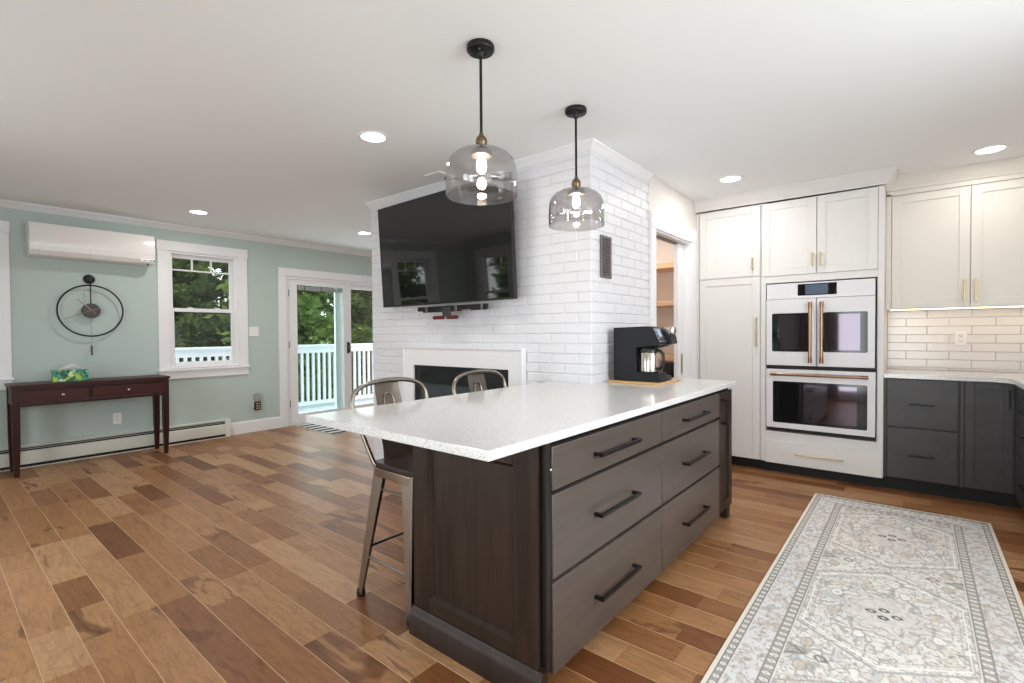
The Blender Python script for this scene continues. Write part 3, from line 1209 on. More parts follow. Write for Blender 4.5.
tv = thing('television', (TVC.x + 0.05, TVC.y, TVC.z - TH / 2), 'large black flat television hung tilted on the white brick wall', 'television')
MB(tvmap).box(-TW / 2, TW / 2, -TH / 2, TH / 2, -0.035, -0.001, 0.003, 1).build('housing', M_tvb, tv)
MB(tvmap).box(-TW / 2 + 0.007, TW / 2 - 0.007, -TH / 2 + 0.014, TH / 2 - 0.007, -0.002, 0.0).build('screen', M_tv, tv)
b = MB(tvmap)
b.box(-TW / 2, TW / 2, -TH / 2, -TH / 2 + 0.013, -0.002, 0.002)
b.box(-TW / 2, -TW / 2 + 0.006, -TH / 2 + 0.013, TH / 2, -0.002, 0.002)
b.box(TW / 2 - 0.006, TW / 2, -TH / 2 + 0.013, TH / 2, -0.002, 0.002)
b.box(-TW / 2 + 0.006, TW / 2 - 0.006, TH / 2 - 0.006, TH / 2, -0.002, 0.002)
b.build('bezel', M_tvb, tv)
MB(tvmap).box(-0.42, 0.42, -0.33, 0.2, -0.06, -0.034, 0.01, 2).build('rear_housing', M_tvb, tv)

mt = thing('tv_mount', (PX, 2.79, 1.40), 'black pull-down television bracket with red grips below the screen', 'tv mount')
XM = 2.645
b = MB()
b.box(XM - 0.012, XM + 0.012, 2.40, 3.17, 1.414, 1.449, 0.002, 1)
b.box(XM - 0.016, XM - 0.002, 2.40, 2.56, 1.404, 1.420, 0.002, 1)
b.box(XM - 0.016, XM - 0.002, 2.66, 3.10, 1.402, 1.420, 0.002, 1)
b.build('slide_rail', M_black, mt)
for y0 in (2.43, 2.70, 3.04):
    MB().box(XM - 0.024, XM - 0.0125, y0, y0 + 0.022, 1.404, 1.446, 0.002, 1).build('rail_clip', M_grey, mt)
b = MB()
b.box(XM - 0.02, XM - 0.003, 2.775, 2.865, 1.362, 1.435, 0.003, 1)
b.build('centre_post', M_dgrey, mt)
for ya, yb in ((2.69, 2.80), (2.84, 2.955)):
    MB().tube([(XM - 0.024, ya, 1.358), (XM - 0.024, yb, 1.358)], 0.0145, None, 12).build('grip', M_red, mt)
for y0 in (2.60, 2.95):
    MB().box(XM + 0.011, PX - 0.001, y0, y0 + 0.03, 1.425, 1.446).build('arm', M_black, mt)

# ------------------------------------------------------------------ fireplace
sur = thing('fireplace_surround', (PX, 2.79, 0), 'flat white painted fireplace surround on the brick wall below the television', 'fireplace surround')
fn = fx(PX)
b = MB(fn)
OY0, OY1, IZ, IYa, IYb = 2.148, 3.45, 0.965, 2.265, 3.33
b.box(OY0, IYa, 0, 1.108, 0, 0.045, 0.003, 1)
b.box(IYb, OY1, 0, 1.108, 0, 0.045, 0.003, 1)
b.box(IYa, IYb, IZ, 1.108, 0, 0.0447, 0.003, 1)
b.box(IYa, IYb, 0, 0.36, 0, 0.0447, 0.003, 1)
b.build('frame', M_white, sur)
MB(fn).box(OY0 - 0.012, OY1 + 0.012, 1.108, 1.122, 0, 0.055, 0.002, 1).build('top_moulding', M_white, sur)
for ya in (OY0 - 0.014, OY1):
    MB(fn).box(ya, ya + 0.014, 0, 1.108, 0, 0.05, 0.002, 1).build('edge_moulding', M_white, sur)
fi = thing('electric_fireplace', (PX - 0.02, 2.79, 0.37), 'black electric fireplace insert inside the white surround', 'fireplace')
b = MB(fn)
g = 0.002
b.box(IYa + g, IYa + 0.06, 0.362, IZ - g, 0.008, 0.03, 0.002, 1)
b.box(IYb - 0.06, IYb - g, 0.362, IZ - g, 0.008, 0.03, 0.002, 1)
b.box(IYa + 0.06, IYb - 0.06, IZ - 0.15, IZ - g, 0.008, 0.0297, 0.002, 1)
b.box(IYa + 0.06, IYb - 0.06, 0.362, 0.45, 0.008, 0.0297, 0.002, 1)
b.build('housing', mat('black_fireplace_metal', srgb(26, 29, 32), 0.3), fi)
MB(fn).box(IYa + 0.058, IYb - 0.058, 0.448, IZ - 0.148, 0.008, 0.018).build('glass_front', M_firebk, fi)
for a, c in ((3.13, 3.22), (2.90, 3.08), (2.55, 2.78), (2.36, 2.48)):
    MB(fn).box(a, c, IZ - 0.085, IZ - 0.06, 0.0295, 0.0305).build('vent_slot', M_toe, fi)

# brick side vent grille
vg = thing('wall_vent', (2.935, PY, 1.594), 'dark grey metal vent grille on the white brick beside the pantry door', 'vent')
fn = fy(PY)
b = MB(fn)
x0, x1, z0, z1 = 2.862, 3.008, 1.594, 1.874
b.box(x0, x0 + 0.02, z0, z1, 0.001, 0.012, 0.002, 1)
b.box(x1 - 0.02, x1, z0, z1, 0.001, 0.012, 0.002, 1)
b.box(x0 + 0.02, x1 - 0.02, z0, z0 + 0.02, 0.001, 0.0118, 0.002, 1)
b.box(x0 + 0.02, x1 - 0.02, z1 - 0.02, z1, 0.001, 0.0118, 0.002, 1)
b.build('frame', M_grey, vg)
b = MB(fn)
for k in range(15):
    z = z0 + 0.024 + k * 0.0158
    b.box(x0 + 0.02, x1 - 0.02, z, z + 0.009, 0.003, 0.009)
for k in range(1, 4):
    xx = x0 + 0.02 + 0.0265 * k
    b.box(xx - 0.002, xx + 0.002, z0 + 0.02, z1 - 0.02, 0.002, 0.010)
b.build('louvre', M_grey, vg)
MB(fn).box(x0 + 0.02, x1 - 0.02, z0 + 0.02, z1 - 0.02, 0.0005, 0.002).build('backing', M_toe, vg)

# ceiling vent near the TV
zc = ceil_z(2.87)
cv = thing('ceiling_plate', (2.62, 2.86, zc), 'small white ceiling plate with a black cable end beside the nearer pendant', 'ceiling plate')
MB().box(2.53, 2.72, 2.78, 2.95, zc - 0.007, zc + 0.004, 0.002, 1).build('plate', M_white, cv)
b = MB()
b.tube([(2.66, 2.85, zc - 0.004), (2.655, 2.84, zc - 0.02), (2.66, 2.82, zc - 0.028), (2.68, 2.80, zc - 0.022), (2.705, 2.79, zc - 0.008)], 0.008, None, 8)
b.build('cable_end', M_black, cv)

# ------------------------------------------------------------------ tall pantry cabinet + oven cabinet
XF = 4.72      # carcass front plane; doors stand 20 mm proud


def uppermold(parent, y0, y1, x, material):
    pass


tp = thing('tall_pantry_cabinet', (5.0, 1.32, 0), 'tall white shaker cabinet between the pantry doorway and the double oven', 'cabinet')
YT0, YT1 = 1.038, 1.595
MB().box(XF, X_R - 0.002, YT0, YT1, 0.098, ceil_z(0.5) - 0.10).build('carcass', M_cab, tp)
MB().box(XF + 0.07, X_R - 0.002, YT0, YT1, 0, 0.098).build('toe_kick', M_toe, tp)
fn = fx(XF)
MB(fn).box(1.574, 1.596, 0.098, 2.335, 0, 0.018, 0.001, 1).build('filler_strip', M_cab, tp)
d = shaker('upper_door', M_cab, tp, fn, 1.046, 1.567, 1.719, 2.333)
pull('handle', M_brass, d, fn, (1.104, 1.778), (1.104, 1.872), 0.02, 0.03, 0.010)
d = shaker('lower_door', M_cab, tp, fn, 1.046, 1.567, 0.100, 1.711)
pull('handle', M_brass, d, fn, (1.070, 1.105), (1.070, 1.345), 0.02, 0.03, 0.010)

oc = thing('oven_cabinet', (5.0, 0.61, 0), 'white built-in cabinet that houses the double wall oven, with doors above and drawer below', 'cabinet')
YO0, YO1 = 0.18, 1.036
b = MB()
b.box(XF + 0.55, X_R, YO0, YO1, 0.098, ceil_z(0.3) - 0.10)
b.box(XF, XF + 0.55, YO0, 0.222, 0.098, 2.34)
b.box(XF, XF + 0.55, 0.998, YO1, 0.098, 2.34)
b.box(XF, XF + 0.55, 0.222, 0.998, 1.645, ceil_z(0.3) - 0.10)
b.box(XF, XF + 0.55, 0.222, 0.998, 0.098, 0.365)
b.box(XF, XF + 0.55, YO0, YO1, 2.34, ceil_z(0.3) - 0.10)
b.build('carcass', M_cab, oc)
MB().box(XF + 0.06, X_R, YO0, YO1, 0, 0.098).build('toe_kick', M_toe, oc)
MB(fn).box(YO0, 0.215, 0.098, 2.335, 0, 0.018, 0.001, 1).build('face_stile', M_cab, oc)
MB(fn).box(0.999, YO1, 0.098, 1.70, 0, 0.016, 0.001, 1).build('face_stile', M_cab, oc)
MB(fn).box(0.2155, 0.9985, 1.646, 1.70, 0, 0.016, 0.001, 1).build('face_rail', M_cab, oc)
for (a, c, hu) in ((0.623, 1.028, 0.648), (0.218, 0.617, 0.592)):
    d = shaker('door', M_cab, oc, fn, a, c, 1.706, 2.332)
    pull('handle', M_brass, d, fn, (hu, 1.772), (hu, 1.866), 0.02, 0.03, 0.010)
d = slab('drawer', M_cab, oc, fn, 0.186, 1.000, 0.092, 0.288, 0.022, 0.003)
pull('handle', M_brass, d, fn, (0.436, 0.190), (0.768, 0.190), 0.022, 0.028, 0.009)

# crown over the white cabinets: returns at the oven cabinet's right side
XU = 5.0
o = crown('trim_3', M_cab, [(XF - 0.018, YT1 + 0.003), (XF - 0.018, YO0), (XU - 0.018, YO0)], CPc)
struct(o)
o = crown('trim_4', M_cream, [(XU - 0.018, YO0 - 0.001), (XU - 0.018, Y_F)], CPc)
struct(o)

# ------------------------------------------------------------------ double wall oven
ov = thing('double_wall_oven', (4.9, 0.61, 0.365), 'white double wall oven with copper bar handles and a small display', 'oven')
XO = XF - 0.002
fn = fx(XO)
MB().box(XO + 0.002, XF + 0.545, 0.232, 0.988, 0.375, 1.635).build('body', M_dgrey, ov)
cp = MB(fn).box(0.232, 0.990, 1.504, 1.634, 0, 0.024, 0.004, 2).build('control_panel', M_ovenw, ov)
ds = MB(fn).box(0.480, 0.755, 1.526, 1.622, 0.0235, 0.0265, 0.003, 2).build('display', M_tv, cp)
MB(fn).box(0.540, 0.70, 1.533, 1.615, 0.0264, 0.0268).build('screen', M_disp, ds)


def ovwin(parent, a, c, v0, v1):
    b = MB(fn)
    pts = []
    r = 0.012
    for qx, qy, a0 in ((c, v1, 0), (a, v1, 90), (a, v0, 180), (c, v0, 270)):
        sx = -1 if qx == c else 1
        sy = -1 if qy == v1 else 1
        for k in range(4):
            t = math.radians(a0 + 30 * k)
            pts.append((qx + sx * r + r * math.cos(t), qy + sy * r + r * math.sin(t)))
    b.prism(pts, 0.0395, 0.0412)
    w = b.build('window', mat('black_window_border', (0.012, 0.012, 0.013), 0.08), parent)
    return w


def ovdoor(nm, a, c, v0, v1, w, inner):
    d = MB(fn).box(a, c, v0, v1, 0.003, 0.040, 0.004, 2).build(nm, M_ovenw, ov)
    win = ovwin(d, *w)
    MB(fn).box(*inner, 0.0410, 0.0418).build('pane', M_oven, win)
    return d


def tubehandle(parent, p, q):
    b = MB(fn)
    pv, qv = Vector((*p, 0.085)), Vector((*q, 0.085))
    b.tube([pv, qv], 0.0125, None, 16)
    dirv = (qv - pv).normalized()
    for e, s in ((pv, 1), (qv, -1)):
        m = e + dirv * s * 0.02
        b.tube([Vector((m.x, m.y, 0.0395)), m], 0.010, None, 12)
    h = b.build('handle', M_copper, parent)
    for e, s in ((pv, 1), (qv, -1)):
        MB(fn).tube([e - dirv * s * 0.003, e + dirv * s * 0.045], 0.0142, None, 16).build('handle_cap', mat('dark_copper', srgb(150, 112, 88), 0.3, 1.0), h)


d = ovdoor('door', 0.6195, 0.990, 0.940, 1.500, (0.655, 0.945, 1.058, 1.382), (0.69, 0.90, 1.075, 1.365))
tubehandle(d, (0.658, 0.972), (0.658, 1.465))
d = ovdoor('door', 0.232, 0.6155, 0.940, 1.500, (0.277, 0.570, 1.058, 1.382), (0.325, 0.545, 1.075, 1.365))
tubehandle(d, (0.577, 0.972), (0.577, 1.465))
MB(fn).box(0.234, 0.988, 0.912, 0.936, 0.002, 0.030).build('vent_trim', M_toe, ov)
d = ovdoor('lower_door', 0.228, 0.990, 0.405, 0.908, (0.278, 0.938, 0.452, 0.805), (0.345, 0.885, 0.475, 0.785))
tubehandle(d, (0.272, 0.868), (0.945, 0.868))
MB(fn).box(0.234, 0.988, 0.382, 0.404, 0.0, 0.018).build('lower_trim', M_toe, ov)

# ------------------------------------------------------------------ cream wall cabinets on the right
uc = thing('wall_cabinet', (5.15, -0.45, 1.40), 'cream shaker wall cabinet with two doors above the white tile splashback', 'cabinet')
MB().box(XU, X_R, Y_F, YO0 - 0.002, 1.40, ceil_z(0) - 0.10).build('carcass', M_cream, uc)
fn = fx(XU)
MB(fn).box(0.145, YO0 - 0.002, 1.395, 2.32, 0, 0.018, 0.001, 1).build('filler_strip', M_cream, uc)
MB(fn).box(Y_F + 0.001, YO0 - 0.003, 2.305, ceil_z(0) - 0.1, 0, 0.018, 0.001, 1).build('top_rail', M_cream, uc)
d = shaker('door', M_cream, uc, fn, -0.318, 0.141, 1.405, 2.298)
pull('handle', M_brass, d, fn, (-0.288, 1.452), (-0.288, 1.598), 0.02, 0.03, 0.012)
d = shaker('door', M_cream, uc, fn, -0.78, -0.324, 1.405, 2.298)
pull('handle', M_brass, d, fn, (-0.350, 1.452), (-0.350, 1.598), 0.02, 0.03, 0.012)
MB(fn).box(-1.165, -0.786, 1.405, 2.298, 0, 0.018, 0.001, 1).build('filler_panel', M_cream, uc)
MB().box(5.05, 5.07, -1.1, 0.15, 1.392, 1.3995).build('light_strip', M_strip, uc)
area('under_cabinet_light', (5.2, -0.45, 1.39), (5.26, -0.45, 0.9), 0.03, 1.2, 0.7, (1.0, 0.78, 0.56)).rotation_euler = (0, 0, 0)

# splashback tiles
b = MB()
b.box(X_R - 0.006, X_R - 0.0005, Y_F, YO0, 0.90, 1.40)
sp = b.build('trim_5', M_grout, None, smooth=False)
struct(sp)
b = MB(lambda u, v, d: (X_R - 0.006 - d, 0.178 - u, v))
rnd = random.Random(5)
pitch, ln = 0.0685, 0.272
for r in range(8):
    u = -0.145 if r % 2 else -0.01
    z1 = 1.398 - r * pitch
    z0 = z1 - pitch + 0.003
    while u < 1.34:
        a, c = max(u, 0), min(u + ln - 0.003, 1.34)
        if c - a > 0.01:
            hi = b.frustum(a, c, max(z0, 0.901), z1, 0, 0.006, 0.0015)
            for v in hi:
                v.co.x -= rnd.uniform(-0.0008, 0.0008)
        u += ln
b.build('glazed_tiles', M_tile, sp, smooth=False)

# outlet on splashback


def outlet(name, fn, uc_, vc_, label, gang=1, sub='socket'):
    t = thing(name, fn(uc_, vc_ - 0.058, 0), label, 'outlet')
    MB(fn).box(uc_ - 0.036, uc_ + 0.036, vc_ - 0.058, vc_ + 0.058, 0.0005, 0.006, 0.002, 2).build('plate', M_plate, t)
    for dv in (-0.02, 0.02):
        s = MB(fn).lathe([(0.0, 0.0055), (0.0165, 0.0055), (0.0165, 0.0075), (0.015, 0.0085), (0, 0.0085)], uc_, vc_ + dv, 0, 20).build('socket', M_plate, t)
        b = MB(fn)
        b.box(uc_ - 0.008, uc_ - 0.0055, vc_ + dv - 0.002, vc_ + dv + 0.007, 0.0083, 0.0088)
        b.box(uc_ + 0.0055, uc_ + 0.008, vc_ + dv - 0.002, vc_ + dv + 0.007, 0.0083, 0.0088)
        b.box(uc_ - 0.0025, uc_ + 0.0025, vc_ + dv - 0.010, vc_ + dv - 0.005, 0.0083, 0.0088)
        b.build('slots', M_toe, s)
    return t


outlet('wall_outlet', fx(X_R - 0.0125), -0.29, 1.165, 'white outlet set in the white tile splashback')
outlet('wall_outlet', fy(Y_B), 1.335, 0.362, 'white outlet on the mint wall under the console table')

# ------------------------------------------------------------------ dark base cabinets on the right
bc = thing('base_cabinet', (5.0, -0.04, 0), 'charcoal base cabinet with two drawers next to the double oven', 'cabinet')
XB = 4.74
MB().box(XB, X_R - 0.001, -0.255, YO0 - 0.002, 0.105, 0.869).build('carcass', M_char, bc)
MB().box(XB + 0.06, X_R - 0.001, -0.255, YO0 - 0.002, 0, 0.105).build('toe_kick', M_toe, bc)
fn = fx(XB)
MB(fn).box(0.163, YO0 - 0.003, 0.105, 0.869, 0, 0.02, 0.001, 1).build('filler_strip', M_char, bc)
for (v0, v1, hz) in ((0.504, 0.862, 0.676), (0.110, 0.494, 0.290)):
    d = slab('drawer', M_char, bc, fn, -0.247, 0.159, v0, v1, 0.021, 0.003)
    pull('handle', M_blackm, d, fn, (-0.113, hz), (0.022, hz), 0.021, 0.03, 0.010)

cc = thing('corner_cabinet', (5.0, -0.7, 0), 'charcoal corner base cabinet with one recessed-panel door at the right edge', 'cabinet')
MB().box(XB, X_R - 0.001, Y_F + 0.002, -0.256, 0.105, 0.869).build('carcass', M_char, cc)
MB().box(XB + 0.06, X_R - 0.001, -0.60, -0.256, 0, 0.105).build('toe_kick', M_toe, cc)
MB(fn).box(-0.277, -0.257, 0.105, 0.869, 0, 0.018, 0.001, 1).build('filler_strip', M_char, cc)
d = shaker('door', M_char, cc, fn, -0.528, -0.281, 0.110, 0.862, 0.021, 0.05, 0.010)
pull('handle', M_blackm, d, fn, (-0.505, 0.70), (-0.505, 0.81), 0.021, 0.03, 0.010)

# run along the near wall (only its end shows)
rc = thing('drawer_cabinet', (4.35, -0.85, 0), 'charcoal drawer cabinet on the right edge, turned toward the island', 'cabinet')
YR = -0.545
MB().box(3.6, 4.66, Y_F + 0.002, YR, 0.105, 0.869).build('carcass', M_char, rc)
MB().box(3.6, 4.735, Y_F + 0.002, YR - 0.06, 0, 0.105).build('toe_kick', M_toe, rc)
fnr = lambda u, v, d: (u, YR + d, v)
for (v0, v1) in ((0.70, 0.862), (0.41, 0.692), (0.112, 0.402)):
    d = slab('drawer', M_char, rc, fnr, 3.62, 4.64, v0, v1, 0.018, 0.003)
    pull('handle', M_blackm, d, fnr, (4.0, (v0 + v1) / 2 + 0.02), (4.26, (v0 + v1) / 2 + 0.02), 0.018, 0.03, 0.010)
poly = [(3.58, Y_F), (X_R - 0.013, Y_F), (X_R - 0.013, YO0 - 0.002), (4.695, YO0 - 0.002), (4.695, -0.44), (4.66, -0.49), (4.60, -0.512), (3.58, -0.512)]
o = MB().prism(poly, 0.87, 0.90, 0.003, 2).build('worktop', M_quartz, None)
tag(o, 'white speckled quartz worktop over the charcoal base cabinets on the right', 'countertop')

# ------------------------------------------------------------------ rug


def rug():
    X0, X1, Y0, Y1 = 1.52, 4.29, -0.380, 0.570
    nx, ny = 620, 212
    xs = np.linspace(X0, X1, nx + 1)
    ys = np.linspace(Y0, Y1, ny + 1)
    XX, YY = np.meshgrid(xs, ys, indexing='ij')
    rng = np.random.default_rng(4)

    def vnoise(sx, sy, seed):
        r = np.random.default_rng(seed)
        gx = int((X1 - X0) / sx) + 3
        gy = int((Y1 - Y0) / sy) + 3
        G = r.random((gx, gy))
        a = (XX - X0) / sx
        c = (YY - Y0) / sy
        i, j = a.astype(int), c.astype(int)
        fa, fc = a - i, c - j
        fa = fa * fa * (3 - 2 * fa)
        fc = fc * fc * (3 - 2 * fc)
        return (G[i, j] * (1 - fa) * (1 - fc) + G[i + 1, j] * fa * (1 - fc) + G[i, j + 1] * (1 - fa) * fc + G[i + 1, j + 1] * fa * fc)

    def S3(r, g, b_):
        return np.array(srgb(r, g, b_))
    cream, ivory, grey, dk, taupe, rust = S3(226, 218, 206), S3(224, 221, 216), S3(186, 184, 184), S3(112, 108, 106), S3(184, 172, 158), S3(190, 160, 140)
    C = np.empty(XX.shape + (3,))
    C[:] = ivory

    def blend(mask, col, a=1.0):
        m = np.clip(mask, 0, 1)[..., None] * a
        C[:] = C * (1 - m) + col * m
    yc = (Y0 + Y1) / 2
    dy = np.minimum(YY - Y0, Y1 - YY)       # distance from long edges
    dx = X1 - XX                            # distance from the far short edge
    dx2 = XX - X0
    d = np.minimum(np.minimum(dy, dx * 0.9), dx2)
    t1, t2, t3 = vnoise(.018, .018, 1), vnoise(.035, .03, 2), vnoise(.10, .08, 3)
    t4, t5 = vnoise(.009, .009, 8), vnoise(.05, .045, 12)
    field = d > 0.19
    main = (d > 0.05) & (d <= 0.145)
    # base wear
    blend(t3, S3(214, 211, 208), 0.4)
    # main border: greyer, mottled with small flowers
    blend(main * 1.0, S3(214, 212, 213), 0.8)
    blend(main * (np.abs(t2 - .5) < .07), S3(166, 160, 156), .6)
    blend(main * (t1 > .66), taupe, .55)
    blend(main * (t4 > .76), S3(140, 136, 136), .6)
    blend(main * (t5 > .74), rust, .18)
    # guard stripes with a dash / ring rhythm
    along = np.where(dy <= dx * .9, XX, YY)
    for (a, c, dark) in ((0.014, 0.048, 0.9), (0.145, 0.188, 0.75)):
        m = (d > a) & (d <= c)
        ww = c - a
        q = (d - a) / ww
        blend(m * 1.0, S3(160, 155, 151), .9)
        blend(m * ((q < .14) | (q > .86)), S3(124, 120, 116), dark)
        ph = (along / 0.042) % 1.0
        ring = np.hypot((ph - .5) * 1.2, (q - .5) * .9)
        blend(m * (ring < .34), S3(222, 218, 212), .9)
        blend(m * (np.abs(ring - .38) < .06), dk, dark * .8)
        blend(m * (ring < .10), S3(150, 146, 142), .8)
    # field: mottled ivory with scrolling outlines
    blend(field * (np.abs(t2 - .5) < .045), S3(158, 154, 152), .75)
    blend(field * (np.abs(t5 - .45) < .03), S3(164, 158, 154), .7)
    blend(field * (np.abs(t5 - .7) < .02), S3(150, 146, 144), .6)
    blend(field * (t1 > .76), taupe, .4)
    blend(field * ((t5 > .74) & (t2 > .5)), S3(196, 180, 164), .4)
    blend(field * (t4 > .80), S3(128, 124, 124), .6)
    blend(field * (np.abs(vnoise(.022, .020, 31) - .5) < .04), S3(160, 155, 152), .35)
    blend(field * (vnoise(.07, .06, 21) > .78), S3(172, 176, 186), .35)
    # hexagonal medallions
    for mx in (3.63, 2.625, 1.62):
        ax, ay = np.abs(XX - mx), np.abs(YY - yc)
        hexd = np.maximum(ax / 0.46 + ay / 0.70, ay / 0.285)
        for lv, wd, col, al in ((1.0, .014, S3(166, 162, 160), .9), (0.93, .010, S3(236, 234, 230), .9), (0.86, .008, S3(170, 166, 162), .7)):
            blend(field * (np.abs(hexd - lv) < wd), col, al)
        lob = np.hypot(ax / .20, ay / .15) + .10 * np.cos(8 * np.arctan2(YY - yc, XX - mx)) + .35 * (t2 - .5)
        blend(field * (lob < 1.0), S3(210, 205, 200), .55)
        blend(field * (np.abs(lob - 1.0) < .035), S3(150, 146, 144), .65)
        blend(field * (np.abs(lob - .72) < .03) * (t1 > .35), S3(160, 150, 144), .7)
        for k in range(8):
            a = k * math.pi / 4 + .39
            cxk, cyk = mx + .25 * math.cos(a), yc + .19 * math.sin(a)
            rr = np.hypot((XX - cxk) / .034, (YY - cyk) / .023) + .5 * (t2 - .5)
            blend(field * (rr < .8), S3(232, 230, 226) if k % 2 else S3(196, 184, 170), .8)
            blend(field * (np.abs(rr - 1) < .11), S3(150, 146, 144), .6)
            blend(field * (rr < .22), S3(140, 136, 136), .5)
        # dark cross at the centre
        for sx, sy in ((.035, 0), (-.035, 0), (0, .045), (0, -.045)):
            rr = np.hypot((XX - mx - sx) / .017, (YY - yc - sy) / .02)
            blend(field * (np.abs(rr - .75) < .3), S3(74, 72, 72), .85)
    # dark triangles at the field's sides and lattice lines between medallions
    for tx in (3.14, 2.12, 4.13):
        for sgn in (-1, 1):
            ey = yc + sgn * 0.285
            dep = (ey - YY) * sgn
            tri = np.abs(XX - tx) / .045 + dep / .075
            m = field & (dep > 0)
            blend(m * (tri < 1), S3(128, 124, 120), .85)
            blend(m * (tri < .72) * ((XX * 70 + YY * 50) % 1 > .5), S3(206, 202, 196), .8)
            rr = np.hypot((XX - tx) / .022, (dep - .115) / .022)
            blend(field * (np.abs(rr - .8) < .25), S3(108, 106, 106), .8)
            for off in (-.085, .085):
                rr = np.hypot((XX - tx - off) / .030, (dep - .06) / .020)
                blend(field * (rr < 1), S3(188, 172, 156), .6)
                blend(field * (np.abs(rr - 1.1) < .15), S3(150, 144, 140), .7)
    # end band
    blend(((dx > .02) & (dx < .045)) * ((YY / .012) % 1 > .45), S3(132, 128, 124), .6)
    # plain cream edging
    blend(((d <= 0.014)) * 1.0, cream, 1.0)
    C *= (0.95 + 0.10 * rng.random(XX.shape))[..., None]
    C[:] = np.clip(C * 1.06, 0, 0.86)
    n0 = (nx + 1) * (ny + 1)
    zt = 0.007
    top = np.stack([XX - (X0 + X1) / 2, YY - yc, np.full_like(XX, zt) + 0.0006 * t4], -1).reshape(-1, 3)
    I = np.arange(n0).reshape(nx + 1, ny + 1)
    quads = np.stack([I[:-1, :-1], I[1:, :-1], I[1:, 1:], I[:-1, 1:]], -1).reshape(-1, 4)
    # skirt
    rim = np.concatenate([I[:, 0], I[-1, 1:], I[-2::-1, -1], I[0, -2:0:-1]])
    low = top[rim].copy()
    low[:, 2] = 0.0005
    m = len(rim)
    li = n0 + np.arange(m)
    sk = np.stack([rim, li, np.roll(li, -1), np.roll(rim, -1)], -1)
    verts = np.concatenate([top, low])
    cols = np.concatenate([C.reshape(-1, 3), C.reshape(-1, 3)[rim]])
    me = bpy.data.meshes.new('runner_rug')
    me.from_pydata(verts.tolist(), [], np.concatenate([quads, sk]).tolist())
    at = me.attributes.new('weave', 'FLOAT_COLOR', 'POINT')
    at.data.foreach_set('color', np.concatenate([cols, np.ones((len(cols), 1))], 1).ravel())
    me.materials.append(M_rug)
    o = bpy.data.objects.new('runner_rug', me)
    COL.objects.link(o)
    o.location = ((X0 + X1) / 2, yc, 0.0)
    tag(o, 'pale grey and ivory patterned runner rug on the plank floor right of the island', 'rug')


rug()

# striped door mat
dm = thing('door_mat', (3.5, 6.1, 0), 'black and white striped mat on the floor in front of the patio door', 'mat')
MB().box(3.23, 4.15, 5.50, 6.43, 0.0005, 0.008, 0.002, 1).build('mat_base', mat('white_mat_weave', srgb(214, 214, 214), 0.95), dm)
k = 0
b = MB()
y = 5.51
while y < 6.36:
    b.box(3.232, 4.148, y, y + 0.078, 0.0075, 0.0095)
    y += 0.154
b.build('black_stripes', mat('black_mat_weave', srgb(22, 22, 24), 0.95), dm)

# ------------------------------------------------------------------ coffee station
o = MB().box(2.905, 3.28, 1.222, 1.572, 0.9003, 0.914, 0.004, 2).build('bamboo_mat', M_bamboo, None)
tag(o, 'light bamboo board under the coffee maker on the island worktop', 'board')
cm = thing('coffee_maker', (3.05, 1.40, 0.9145), 'black drip coffee maker with slanted control panel on the bamboo board', 'coffee maker')
zb = 0.9145
Xa, Xb = 2.943, 3.062
# side silhouette in (y,z): back column, overhanging head, base
prof = [(1.545, zb), (1.225, zb), (1.225, zb + 0.055), (1.385, zb + 0.058), (1.388, zb + 0.222), (1.255, zb + 0.228), (1.222, zb + 0.242), (1.275, zb + 0.347), (1.31, zb + 0.354), (1.545, zb + 0.347)]
b = MB()
b.prism(prof, Xa, Xb, 0.005, 2)
for v in b.bm.verts:
    v.co = Vector((v.co.z, v.co.x, v.co.y))
body = b.build('body', mat('blue_black_plastic', srgb(17, 19, 26), 0.5, 0, 0.35), cm)
b = MB()
prof2 = [(1.545, zb), (1.235, zb), (1.235, zb + 0.03), (1.40, zb + 0.034), (1.40, zb + 0.20), (1.25, zb + 0.225), (1.195, zb + 0.242), (1.205, zb + 0.295), (1.275, zb + 0.348), (1.545, zb + 0.345)]
b.prism(prof2, Xb + 0.001, 3.165, 0.006, 2)
for v in b.bm.verts:
    v.co = Vector((v.co.z, v.co.x, v.co.y))
b.build('single_serve_side', M_black, cm)
# slanted control panel
e1 = Vector((0, 1.275 - 1.222, 0.347 - 0.242)).normalized()
nrm = Vector((0, -e1.z, e1.y))
org = Vector((Xa, 1.222, zb + 0.242))


def cpm(u, v, d):
    return org + Vector((u, 0, 0)) + e1 * v + nrm * d


pn = MB(cpm).box(0.006, 0.114, 0.010, 0.110, 0.0, 0.003, 0.002, 1).build('control_panel', mat('silver_panel', srgb(150, 150, 156), 0.25, 0.7), cm)
MB(cpm).box(0.035, 0.085, 0.050, 0.095, 0.0028, 0.004).build('display', mat('pale_blue_display', srgb(150, 165, 200), 0.1, emit=srgb(150, 165, 200), es=0.25), pn)
for uu_, vv_ in ((0.02, 0.03), (0.02, 0.055), (0.02, 0.08), (0.10, 0.03), (0.10, 0.055), (0.10, 0.08), (0.045, 0.03), (0.075, 0.03)):
    MB(cpm).lathe([(0, 0.0028), (0.007, 0.0028), (0.007, 0.005), (0.005, 0.006), (0, 0.006)], uu_, vv_, 0, 14).build('button', M_black, pn)
b = MB()
b.box(3.085, 3.150, 1.195, 1.262, zb + 0.30, zb + 0.352, 0.012, 3)
b.build('lid_handle', M_stain, cm)
MB().prism([(3.075, 1.26), (3.155, 1.26), (3.150, 1.20), (3.08, 1.20)], zb + 0.258, zb + 0.272, 0.004, 1).build('pod_lever', M_black, cm)
MB().lathe([(0.0, 0), (0.055, 0), (0.055, 0.004), (0, 0.004)], 2.999, 1.312, zb + 0.0575, 28).build('warming_plate', M_black, cm)

